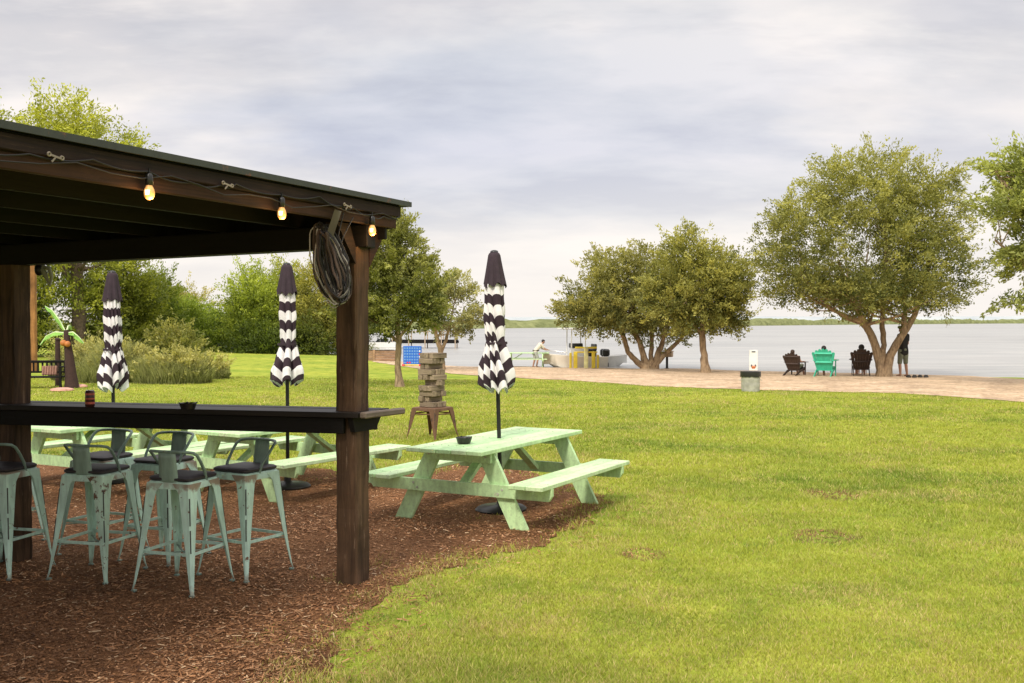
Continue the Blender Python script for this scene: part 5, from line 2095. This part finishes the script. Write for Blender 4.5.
seated = dict(pelvis=(0, 0.02, 0.36), waist=(0, -0.06, 0.50), chest=(0, -0.14, 0.70), neck=(0, -0.22, 0.88), head=(0, -0.25, 1.00), face=(0.1, 0.95, -0.05),
              shoulder=[(-0.18, -0.16, 0.82), (0.18, -0.16, 0.82)], elbow=[(-0.29, -0.06, 0.62), (0.29, -0.06, 0.62)], wrist=[(-0.31, 0.16, 0.62), (0.31, 0.16, 0.62)],
              hip=[(-0.095, 0.0, 0.36), (0.095, 0.0, 0.36)], knee=[(-0.13, 0.42, 0.45), (0.13, 0.42, 0.45)], ankle=[(-0.14, 0.62, 0.09), (0.14, 0.60, 0.09)],
              toe=[(-0.15, 0.78, 0.035), (0.15, 0.76, 0.035)])


# ------------------------------------------------------------------ adirondack chairs
def adirondack(loc, rz, label, mat, sc=1.0):
    """faces local +Y"""
    root = thing('adirondack_chair', label, 'chair', loc, rz, 'adirondack chairs facing the lake')
    # back: seven slats fanning out, rounded top, leaning back
    bm0, bm1 = Vector((0, -0.14, 0.27)), Vector((0, -0.46, 1.00))
    ln = (bm1 - bm0).length
    d = (bm1 - bm0).normalized()
    ns = 7
    for k in range(ns):
        t = (k - 3) / 3.0
        L = ln * (1.0 - 0.17 * t * t)
        mb = MB()
        x0, x1 = t * 0.225, t * 0.345
        w0, w1 = 0.0365, 0.056
        a = bm0 + Vector((x0, 0, 0))
        b_ = bm0 + d * L + Vector((x1, 0, 0))
        nn = Vector((0, d.z, -d.y)) * 0.010
        top_pts = []
        vs = []
        prof = [(0, w0), (0.5, (w0 + w1) / 2), (0.93, w1), (1.0, w1 * 0.55)]
        for f, w in prof:
            c = a.lerp(b_, f)
            vs += [c + Vector((-w, 0, 0)) - nn, c + Vector((w, 0, 0)) - nn, c + Vector((w, 0, 0)) + nn, c + Vector((-w, 0, 0)) + nn]
        fs = [(3, 2, 1, 0), (12, 13, 14, 15)]
        for i in range(3):
            for q in range(4):
                fs.append((i * 4 + q, i * 4 + (q + 1) % 4, (i + 1) * 4 + (q + 1) % 4, (i + 1) * 4 + q))
        mb.add(vs, fs)
        part('back_slat', mb, mat, root)
    mb = MB()
    for f, w in ((0.36, 0.60), (0.78, 0.60)):
        c = bm0 + d * ln * f + Vector((0, -0.028, 0))
        mb.box(c, (w, 0.03, 0.06), Matrix.Rotation(-0.42, 3, 'X'), ch=0.006)
    part('back_rail', mb, mat, root)
    for k in range(6):
        mb = MB()
        y = -0.13 + k * 0.098
        z = 0.25 + k * 0.021
        mb.box((0, y, z), (0.52, 0.088, 0.022), Matrix.Rotation(0.2, 3, 'X'), ch=0.005)
        part('seat_slat', mb, mat, root)
    for s in (-1, 1):
        mb = MB()
        poly = [(0.42, 0.36), (0.42, 0.27), (-0.20, 0.14), (-0.52, 0.0), (-0.66, 0.0), (-0.62, 0.06), (-0.20, 0.25)]
        n = len(poly)
        x = s * 0.275
        vs = [(x - 0.012, p[0], p[1]) for p in poly] + [(x + 0.012, p[0], p[1]) for p in poly]
        fs = [tuple(range(n)), tuple(reversed(range(n, 2 * n)))] + [(i, i + n, (i + 1) % n + n, (i + 1) % n) for i in range(n)]
        mb.add(vs, fs)
        part('rear_leg', mb, mat, root)
        mb = MB()
        mb.box((s * 0.302, 0.36, 0.29), (0.025, 0.11, 0.58), ch=0.005)
        part('front_leg', mb, mat, root)
        mb = MB()
        vs2 = [(s * 0.25, 0.46), (s * 0.40, 0.48), (s * 0.41, 0.30), (s * 0.36, -0.35), (s * 0.28, -0.36)]
        n = 5
        vs = [(p[0], p[1], 0.58) for p in vs2] + [(p[0], p[1], 0.605) for p in vs2]
        fs = [tuple(range(n)), tuple(reversed(range(n, 2 * n)))] + [(i, i + n, (i + 1) % n + n, (i + 1) % n) for i in range(n)]
        mb.add(vs, fs)
        part('armrest', mb, mat, root)
    root.scale = (sc, sc, sc)
    return root


def chair_at(px, py, rz, label, mat, hp):
    c = at(px, py)
    sc = hp / FPX * c.y / 1.0
    adirondack(c, rz, label, mat, sc)
    return c, sc


c1, s1 = chair_at(795, 376, R(-38), 'brown adirondack chair nearest the trash can, seen from behind', M['chair_brown'], 23.5)
c2, s2 = chair_at(825, 377, R(-26), 'bright teal adirondack chair between the two brown ones', M['chair_teal'], 28.5)
c3, s3 = chair_at(861, 376, R(-16), 'brown adirondack chair beside the big tree trunk', M['chair_brown'], 27.5)
person('bald-topped person sitting in the brown chair nearest the trash can', c1, R(-38), seated, M['shirt_pink'], M['shorts_olive'], M['skin'], M['belt'], sleeve=0.5, sc=s1 * 1.0, voxel=0.014)
person('dark-haired person sitting in the teal chair, only head top above it', c2, R(-26), seated, M['shirt_black'], M['shorts_olive'], M['skin'], M['hair'], sleeve=0.5, sc=s2 * 0.98, voxel=0.014)
person('long-haired person sitting in the brown chair beside the tree', c3, R(-16), seated, M['shirt_pink'], M['shorts_olive'], M['skin_light'], M['hair'], sleeve=0.5, long_hair=True, sc=s3 * 1.02, voxel=0.014)
ck = at(868.8, 376)
ck.y += 0.5
ck.z = float(gz(ck.x, ck.y))
kid = dict(pelvis=(0, 0, 0.50), waist=(0, 0, 0.62), chest=(0, 0.0, 0.80), neck=(0, 0.01, 0.97), head=(0, 0.02, 1.09), face=(-0.75, -0.3, -0.05),
           shoulder=[(-0.16, 0, 0.92), (0.16, 0, 0.92)], elbow=[(-0.20, 0.05, 0.70), (0.20, 0.05, 0.70)], wrist=[(-0.15, 0.2, 0.62), (0.15, 0.2, 0.62)],
           hip=[(-0.09, 0, 0.50), (0.09, 0, 0.50)], knee=[(-0.11, 0.38, 0.50), (0.11, 0.38, 0.50)], ankle=[(-0.12, 0.42, 0.09), (0.12, 0.42, 0.09)], toe=[(-0.13, 0.56, 0.035), (0.13, 0.56, 0.035)])
person('person in pale pink top seated between the brown chair and the tree trunk', ck, R(10), kid, M['shirt_pink'], M['pants_grey'], M['skin_light'], M['belt'], sleeve=0.5, sc=0.80, voxel=0.014)
# the low stool that person sits on
o = thing('camp_stool', 'low pale stool under the person in the pink top', 'stool', ck, R(10))
mb = MB()
mb.box((0, 0, 0.31), (0.34, 0.30, 0.03), ch=0.01)
part('seat', mb, M['white_paint'], o)
for sx in (-1, 1):
    for sy in (-1, 1):
        mb = MB()
        mb.beam((sx * 0.13, sy * 0.11, 0.30), (sx * 0.16, sy * 0.13, 0.0), 0.025, 0.025)
        part('leg', mb, M['white_paint'], o)

# sandals left on the sand
for x, lb in ((911.5, 'dark sandals on the sand nearest the standing person'), (923, 'dark sandals on the sand further right of the standing person')):
    c = at(x, 378.3)
    c.z += 0.02
    o = thing('sandals', lb, 'sandals', c, R(70), 'dark footwear left on the sand')
    for k in (-1, 1):
        mb = MB()
        mb.lathe([(0.070, 0), (0.080, 0.02), (0.070, 0.05), (0.04, 0.085), (0.005, 0.10)], 14)
        f = part('sole', mb, M['sandal'], o, True, Matrix.Translation((0.03 * k, k * 0.085, 0)) @ Matrix.Diagonal((2.2, 1, 1, 1)))
        mb = MB()
        mb.tube([(-0.04, k * 0.10 - 0.07, 0.03), (0.02, k * 0.10 - 0.03, 0.09), (0.03, k * 0.10 + 0.03, 0.09), (-0.04, k * 0.10 + 0.07, 0.03)], 0.025, 6)
        part('straps', mb, M['sandal'], f, True, WM[f].inverted() @ WM[o])

# ------------------------------------------------------------------ trash can and sign
c = at(750.5, 391.5)
k = c.y / FPX
rr = 9.6 * k
can = thing('trash_can', 'galvanised trash can with black liner folded over its rim at the lawn edge', 'trash can', c)
mb = MB()
prof = [(rr * 0.92, 0)]
hh = 19 * k
for i in range(1, 12):
    t = i / 12
    prof.append((rr * (0.93 + 0.05 * t) + (0.006 if i % 4 == 0 else 0), hh * t))
prof.append((rr, hh))
mb.lathe(prof, 28)
part('barrel', mb, M['galvanised'], can, True)
mb = MB()
V_b = []
seg = 40
rsb = random.Random(2)
rings = [(0.80, hh * 0.93), (1.0, hh + 0.02), (1.06, hh + 0.03), (1.07, hh - 0.03), (1.06, hh - 0.11)]
vs, fs = [], []
for i, (f, z) in enumerate(rings):
    for q in range(seg):
        a = 2 * PI * q / seg
        j = 1 + 0.008 * math.sin(q * 2.3 + i) + rsb.uniform(-0.008, 0.008)
        vs.append((rr * f * j * math.cos(a), rr * f * j * math.sin(a), z + (rsb.uniform(-0.02, 0.02) if i == 4 else 0)))
for i in range(4):
    for q in range(seg):
        fs.append((i * seg + q, i * seg + (q + 1) % seg, (i + 1) * seg + (q + 1) % seg, (i + 1) * seg + q))
fs.append(tuple(range(seg)))
mb.add(vs, fs)
part('bag', mb, M['bag'], can, True)
for s in (-1, 1):
    mb = MB()
    mb.tube([(s * rr * 1.0, -0.06, hh * 0.62), (s * rr * 1.13, -0.05, hh * 0.60), (s * rr * 1.13, 0.05, hh * 0.60), (s * rr * 1.0, 0.06, hh * 0.62)], 0.008, 6)
    part('handle', mb, M['galvanised'], can, True)

c = at(753.3, 388)
sg = thing('sign', 'narrow white notice board on a post behind the trash can', 'sign', c, R(-4))
k = c.y / FPX
z0, z1 = atY(753, 370.5, c.y).z - c.z, atY(753, 350, c.y).z - c.z
mb = MB()
mb.box((0, 0.03, z1 / 2), (0.05, 0.05, z1 - 0.03), ch=0.004)
part('post', mb, M['white_paint'], sg)
mb = MB()
bwd = 8.2 * k
mb.box((0, 0, (z0 + z1) / 2), (bwd, 0.02, z1 - z0), ch=0.004)
brd = part('board', mb, M['white_paint'], sg)
mb = MB()
hb = z1 - z0
for x in (-0.24, 0.24):
    mb.lathe([(0.034, 0), (0.034, 0.004)], 12)
mb = MB()
mb.tube([(-0.05, -0.0125, z1 - hb * 0.08), (0.05, -0.0125, z1 - hb * 0.08)], 0.018, 6)
mb.tube([(-0.07, -0.0105, z0 + hb * 0.24), (-0.035, -0.0105, z0 + hb * 0.24)], 0.03, 8)
mb.tube([(0.035, -0.0105, z0 + hb * 0.24), (0.07, -0.0105, z0 + hb * 0.24)], 0.03, 8)
part('dark_print', mb, M['mark_dark'], brd)
mb = MB()
mb.tube([(-0.055, -0.014, z0 + hb * 0.19), (0.055, -0.014, z0 + hb * 0.19)], 0.026, 8)
mb.box((0, -0.0115, z0 + hb * 0.12), (0.09, 0.006, 0.035))
part('orange_print', mb, M['mark_orange'], brd)

# pale box on a dark post
c = at(667, 369)
k = c.y / FPX
o = thing('park_grill', 'small pale box on a dark post between the two left beach trees', 'grill', c, R(-20))
mb = MB()
mb.tube([(0, 0, -0.1), (0, 0, 12 * k)], 0.055, 10)
mb.lathe([(0.12, 0), (0.12, 0.03), (0.06, 0.05)], 12)
part('post', mb, M['black_metal'], o, True)
mb = MB()
hh = 12 * k
mb.box((0, 0, hh + 0.02), (10.5 * k, 0.40, 0.03), ch=0.005)
mb.box((0, 0.19, hh + 0.14), (10.5 * k, 0.02, 0.22))
mb.box((-5.2 * k, 0, hh + 0.14), (0.02, 0.38, 0.22))
mb.box((5.2 * k, 0, hh + 0.14), (0.02, 0.38, 0.22))
mb.box((0, -0.19, hh + 0.12), (10.5 * k, 0.02, 0.16))
part('fire_box', mb, M['tan_wood'], o)
mb = MB()
mb.box((0, 0, hh + 0.285), (12 * k, 0.46, 0.03), Matrix.Rotation(R(7), 3, 'Y'), ch=0.005)
part('lid', mb, M['tan_wood'], o)

# ------------------------------------------------------------------ boats
def hull(L, Wd, H, mat, root, name='hull', fl=0.28):
    """bow at +X, waterline at z = 0"""
    n = 18
    vs, fs = [], []
    for i in range(n + 1):
        t = i / n
        x = -L / 2 + L * t
        wt = Wd / 2 * (1 - max(0, (t - 0.45) / 0.55) ** 2.2) * (0.92 + 0.08 * min(1, t * 4))
        wt = max(wt, 0.02)
        kz = -0.22 + max(0, (t - 0.6) / 0.4) ** 2 * (H * 0.75 + 0.22)
        dz = H * (1 + fl * t ** 2)
        chz = kz + (0.12 if t < 0.9 else 0.05)
        rk = max(0, (t - 0.8) / 0.2) * 0.0
        ring = [(x, 0, kz), (x, wt * 0.80, max(chz, kz + 0.03)), (x + 0.03 * t, wt, dz), (x, wt * 0.93, dz + 0.015), (x, wt * 0.90, dz - 0.03), (x, wt * 0.80, 0.16)]
        ring += [(x, 0, 0.14)] + [(p[0], -p[1], p[2]) for p in reversed(ring[1:])]
        vs += ring
    m = 12
    for i in range(n):
        for k in range(m):
            fs.append((i * m + k, i * m + (k + 1) % m, (i + 1) * m + (k + 1) % m, (i + 1) * m + k))
    fs.append(tuple(range(m)))
    fs.append(tuple(n * m + k for k in range(m)))
    mb = MB()
    mb.add(vs, fs)
    return part(name, mb, mat, root, True)


def outboard(root, x, y, s=1.0):
    mb = MB()
    mb.box((x, y, 0.78 * s), (0.42 * s, 0.34 * s, 0.42 * s), ch=0.08 * s)
    mb.box((x + 0.02, y, 0.40 * s), (0.20 * s, 0.16 * s, 0.50 * s), ch=0.03)
    mb.box((x - 0.03, y, -0.02), (0.26 * s, 0.05, 0.45 * s), ch=0.01)
    return part('outboard_motor', mb, M['black_plastic'], root)


wz = -0.35
c = at(574, 366.8)
c.z = wz + 0.02
boat = thing('motor_boat', 'cream centre-console motor boat with T-top beached behind the yellow rack', 'boat', c, R(180 + 14))
hull(3.5, 1.45, 0.52, M['cream'], boat, fl=0.38)
mb = MB()
mb.box((-0.15, 0, 0.60), (0.62, 0.75, 0.85), ch=0.06)
cs_ = part('console', mb, M['white_paint'], boat)
mb = MB()
mb.box((-0.10, 0, 1.14), (0.58, 0.78, 0.26), ch=0.03)
part('windscreen', mb, M['glass_dark'], cs_)
for x, y in ((0.28, 0.42), (0.28, -0.42), (-0.52, 0.42), (-0.52, -0.42)):
    mb = MB()
    mb.tube([(x, y, 0.15), (x, y, 1.2), (x * 0.95, y * 1.05, 2.02)], 0.030, 8)
    part('frame_tube', mb, M['white_paint'], boat, True)
mb = MB()
mb.box((-0.12, 0, 2.06), (1.75, 1.5, 0.06), ch=0.02)
part('t_top', mb, M['white_paint'], boat)
mb = MB()
mb.box((-0.95, 0, 0.60), (0.45, 0.8, 0.75), ch=0.05)
mb.box((-1.14, 0, 1.05), (0.10, 0.8, 0.35), ch=0.03)
part('helm_seat', mb, M['black_plastic'], boat)
outboard(boat, -1.78, 0.16, 0.95)
outboard(boat, -1.78, -0.18, 0.95)
boat.scale = (0.86, 0.86, 0.86)
mb = MB()
mb.tube([(1.65, 0, 0.80), (1.2, 0.4, 0.86), (0.6, 0.62, 0.78)], 0.018, 6)
mb.tube([(1.65, 0, 0.80), (1.2, -0.4, 0.86), (0.6, -0.62, 0.78)], 0.018, 6)
part('bow_rail', mb, M['aluminium'], boat, True)

c = at(604, 367)
c.z = wz + 0.02
b2 = thing('small_boat', 'small low white boat right of the yellow rack', 'boat', c + Vector((0, 1.0, 0)), R(8))
hull(2.4, 1.1, 0.42, M['white_paint'], b2)
mb = MB()
for x in (-0.6, 0.2):
    mb.box((x, 0, 0.33), (0.22, 0.92, 0.035), ch=0.006)
part('bench', mb, M['cream'], b2)

# yellow rack
c = at(584, 368.6)
k = c.y / FPX
rk = thing('yellow_rack', 'bright yellow tube rack on the sand in front of the cream boat', 'rack', c, R(2))
for x, w, h in ((-13.5, 0.05, 16), (-8.5, 0.085, 17), (9.5, 0.08, 17.5), (14, 0.045, 14)):
    mb = MB()
    mb.box((x * k, 0.0, h * k / 2), (w * 2, 0.16, h * k), ch=0.03)
    part('upright', mb, M['yellow'], rk)
mb = MB()
mb.box((2.0 * k, -0.03, 22 * k / 2), (0.18, 0.16, 22 * k), ch=0.03)
part('upright', mb, simple('pale_yellow_paint', (0.92, 0.84, 0.40), 0.5), rk)
mb = MB()
mb.box((2 * k, 0, 21 * k), (22 * k, 0.08, 0.08), ch=0.02)
mb.box((-2.5 * k, 0.02, 16.5 * k), (12 * k, 0.08, 0.06), ch=0.02)
mb.box((8 * k, 0.02, 16.5 * k), (11 * k, 0.08, 0.06), ch=0.02)
part('crossbar', mb, M['yellow'], rk)

# four-in-a-row game board
c = at(412.5, 366.5)
k = c.y / FPX
g = thing('giant_board_game', 'giant blue four-in-a-row board with red discs on the sand', 'garden game', c, R(-6))
Wg, Hg = 18.5 * k, 18.5 * k
mb = MB()
mb.box((0, 0, 0.09 + Hg / 2), (Wg, 0.09, Hg), ch=0.012)
bo = part('board', mb, M['blue'], g)
mb = MB()
for i in range(7):
    for j in range(6):
        x = (i - 3) * Wg / 7.4
        z = 0.09 + Hg * (0.11 + j * 0.155)
        red = (i == 6 and j in (0, 3)) or (j == 0 and i in (1, 2))
        mb = MB()
        mb.tube([(x, -0.0475, z), (x, -0.050, z)], Wg / 7.4 * 0.36, 12)
        part('disc' if red else 'hole', mb, M['red'] if red else M['pale_blue'], bo)
for s in (-1, 1):
    mb = MB()
    mb.box((s * (Wg / 2 - 0.03), 0, 0.06), (0.09, 0.5, 0.10), ch=0.01)
    part('foot', mb, M['red'], g)
mb = MB()
mb.box((0, -0.06, 0.075), (Wg * 0.9, 0.05, 0.05), ch=0.01)
part('release_bar', mb, M['yellow'], g)
for j in (2, 4):
    mb = MB()
    mb.tube([(Wg / 7.4 * 3, -0.049, 0.09 + Hg * (0.11 + j * 0.155)), (Wg / 7.4 * 3, -0.054, 0.09 + Hg * (0.11 + j * 0.155))], Wg / 7.4 * 0.36, 12)
    part('disc', mb, M['white_paint'], bo)

# plank wall, pontoon boat and pier at the left shore
c = at(376, 361)
k = c.y / FPX
wl = thing('plank_wall', 'low brown plank retaining wall at the shore behind the green tree', 'wall', c, R(-3))
for j in range(4):
    mb = MB()
    mb.box((-0.1, 0, 0.07 + j * 0.137), (2.6, 0.06, 0.13), ch=0.008)
    part('plank', mb, M['brown_plank'], wl)
for x in (-1.3, -0.1, 1.1):
    mb = MB()
    mb.box((x, -0.05, 0.28), (0.12, 0.06, 0.60), ch=0.01)
    part('stake', mb, M['brown_plank'], wl)

pb = Vector(atY(370, 345, 68))
pb.z = wz
pon = thing('pontoon_boat', 'white boat with dark sun canopy moored behind the brown plank wall', 'boat', pb, R(4))
for s in (-1, 1):
    mb = MB()
    mb.tube([(-2.3, s * 0.8, 0.05), (1.7, s * 0.8, 0.05), (2.2, s * 0.8, 0.18)], [0.26, 0.26, 0.06], 12)
    part('pontoon', mb, M['aluminium'], pon, True)
mb = MB()
mb.box((-0.1, 0, 0.42), (4.3, 2.2, 0.10), ch=0.02)
part('deck', mb, M['white_paint'], pon)
mb = MB()
for y in (-1.05, 1.05):
    mb.box((-0.1, y, 0.72), (4.1, 0.03, 0.42), ch=0.01)
mb.box((1.95, 0, 0.72), (0.03, 2.1, 0.42), ch=0.01)
part('side_panel', mb, M['white_paint'], pon)
mb = MB()
mb.box((0.95, 0, 0.95), (0.8, 1.4, 0.45), ch=0.08)
mb.box((-1.3, 0, 0.85), (0.9, 1.7, 0.40), ch=0.08)
part('seats', mb, M['glass_dark'], pon)
for x in (-1.2, 0.8):
    for y in (-1, 1):
        mb = MB()
        mb.tube([(x, y, 0.5), (x * 1.05, y, 1.55)], 0.025, 6)
        part('canopy_pole', mb, M['aluminium'], pon, True)
mb = MB()
n = 8
for i in range(n):
    a = -1 + 2 * i / n
    b_ = -1 + 2 * (i + 1) / n
    mb.beam((a * 1.7, 0, 1.66 - 0.10 * a * a), (b_ * 1.7, 0, 1.66 - 0.10 * b_ * b_), 2.2, 0.05)
part('sun_canopy', mb, M['black_metal'], pon)
outboard(pon, -2.4, 0, 1.0)
pon.scale = (0.85, 0.85, 0.85)

pc = Vector(atY(425, 344, 84))
pc.z = wz
pier = thing('pier', 'low dark pier on the lake behind the blue board game', 'pier', pc, R(-2))
mb = MB()
for i in range(34):
    mb.box((-2.6 + i * 0.155, 0, 0.62), (0.145, 1.6, 0.08))
part('deck', mb, M['dark_wood'], pier)
mb = MB()
mb.box((0, -0.80, 0.48), (5.3, 0.08, 0.20), ch=0.01)
mb.box((0, 0.80, 0.48), (5.3, 0.08, 0.20), ch=0.01)
part('side_beam', mb, M['dark_wood'], pier)
for x in (-2.5, -1.2, 0.1, 1.4, 2.5):
    for y in (-0.86, 0.86):
        mb = MB()
        mb.tube([(x, y, -1.0), (x, y, 1.35)], 0.045, 8)
        part('pile', mb, M['tan_wood'], pier, True)
mb = MB()
for y in (-0.86, 0.86):
    mb.beam((-2.5, y, 1.30), (2.5, y, 1.30), 0.03, 0.04)
part('handrail', mb, M['tan_wood'], pier)

# ------------------------------------------------------------------ world and sun
world = bpy.data.worlds.new('World')
SC.world = world
world.use_nodes = True
nt = world.node_tree
bg = nt.nodes['Background']
SUN_EL, SUN_AZ = R(46), R(198)        # azimuth from +Y clockwise: behind the camera, a little left
sky = N(nt, 'ShaderNodeTexSky', sky_type='NISHITA')
sky.sun_disc = False
sky.sun_elevation = SUN_EL
sky.sun_rotation = SUN_AZ
tc = N(nt, 'ShaderNodeTexCoord')
sep = N(nt, 'ShaderNodeSeparateXYZ')
nt.links.new(tc.outputs['Generated'], sep.inputs[0])


def mth(op, a, b=None, c=None):
    n = N(nt, 'ShaderNodeMath', operation=op)
    for i, v in enumerate((a, b, c)):
        if v is None:
            continue
        if isinstance(v, (int, float)):
            n.inputs[i].default_value = v
        else:
            nt.links.new(v, n.inputs[i])
    return n.outputs[0]


zc = mth('MAXIMUM', sep.outputs[2], 0.0)
den = mth('ADD', zc, 0.16)
cx = mth('DIVIDE', sep.outputs[0], den)
cy = mth('DIVIDE', sep.outputs[1], den)
comb = N(nt, 'ShaderNodeCombineXYZ')
nt.links.new(cx, comb.inputs[0])
nt.links.new(cy, comb.inputs[1])


def wnoise(scale, detail, rough, loc, sx=1.0, sy=1.0, dist=0.0):
    mp = N(nt, 'ShaderNodeMapping')
    mp.inputs['Location'].default_value = loc
    mp.inputs['Scale'].default_value = (sx, sy, 1)
    nt.links.new(comb.outputs[0], mp.inputs[0])
    return noise(nt, mp, scale, detail, rough, dist)


big = wnoise(0.75, 5, 0.55, (3.1, 1.7, 0), 0.8, 1.0, 0.1)
mid = wnoise(1.5, 7, 0.56, (7.3, 4.1, 0), 0.85, 1.15, 0.12)
# base by elevation: warm near the horizon, blue grey band, then mixed
rE = ramp(nt, [(0.0, (0.88, 0.83, 0.78)), (0.06, (0.86, 0.81, 0.78)), (0.095, (0.72, 0.71, 0.73)), (0.16, (0.61, 0.625, 0.71)), (0.24, (0.63, 0.645, 0.70)), (0.33, (0.68, 0.67, 0.68))])
nt.links.new(zc, rE.inputs[0])
rB = ramp(nt, [(0.42, 0.0), (0.56, 1.0)])
nt.links.new(big.outputs[0], rB.inputs[0])
col = mixc(nt, rB.outputs[0], rE.outputs[0], (0.93, 0.87, 0.82))
col = mixc(nt, 0.78, rE.outputs[0], col)
# warm brightening to the right
rX = mth('MULTIPLY', mth('MAXIMUM', mth('ADD', sep.outputs[0], 0.02), 0.0), 1.15)
rX = mth('MINIMUM', rX, 0.55)
col = mixc(nt, rX, col, (0.90, 0.85, 0.81))
rM = ramp(nt, [(0.38, (0.84, 0.85, 0.89)), (0.50, (0.99, 0.99, 0.99)), (0.62, (1.13, 1.10, 1.07))])
nt.links.new(mid.outputs[0], rM.inputs[0])
fm = mth('MINIMUM', mth('MULTIPLY', zc, 6.0), 1.0)
col = mixc(nt, fm, col, mixc(nt, 1.0, col, rM.outputs[0], 'MULTIPLY'))
# darker streaks high up
dk = wnoise(1.1, 6, 0.6, (1.2, 9.4, 0), 0.7, 1.4, 0.15)
rD = ramp(nt, [(0.46, 0.0), (0.62, 1.0)])
nt.links.new(dk.outputs[0], rD.inputs[0])
fd_ = mth('MULTIPLY', rD.outputs[0], mth('MINIMUM', mth('MAXIMUM', mth('MULTIPLY', mth('SUBTRACT', zc, 0.15), 6.0), 0.0), 0.75))
col = mixc(nt, fd_, col, (0.47, 0.475, 0.53))
sk = N(nt, 'ShaderNodeMix', data_type='RGBA', blend_type='MULTIPLY')
sk.inputs[0].default_value = 1.0
sk.inputs[7].default_value = (0.09, 0.09, 0.09, 1)
nt.links.new(sky.outputs[0], sk.inputs[6])
col = mixc(nt, 0.93, sk.outputs[2], col)
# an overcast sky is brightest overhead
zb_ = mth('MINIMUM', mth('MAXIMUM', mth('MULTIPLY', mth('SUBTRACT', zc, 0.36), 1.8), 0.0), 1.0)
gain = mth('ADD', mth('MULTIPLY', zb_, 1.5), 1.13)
nt.links.new(col, bg.inputs['Color'])
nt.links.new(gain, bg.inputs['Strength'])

sun = bpy.data.lights.new('sun', 'SUN')
sun.energy = 3.1
sun.angle = R(10)
sun.color = (1.0, 0.91, 0.78)
so_ = bpy.data.objects.new('sun', sun)
COL.objects.link(so_)
dirs = Vector((math.sin(SUN_AZ) * math.cos(SUN_EL), math.cos(SUN_AZ) * math.cos(SUN_EL), math.sin(SUN_EL)))
so_.rotation_euler = dirs.to_track_quat('Z', 'Y').to_euler()
so_.location = (0, 0, 20)

SC.view_settings.view_transform = 'Standard'
SC.view_settings.look = 'None'
SC.view_settings.exposure = 0
SC.view_settings.gamma = 1
SC.cycles.max_bounces = 6
SC.cycles.transparent_max_bounces = 6
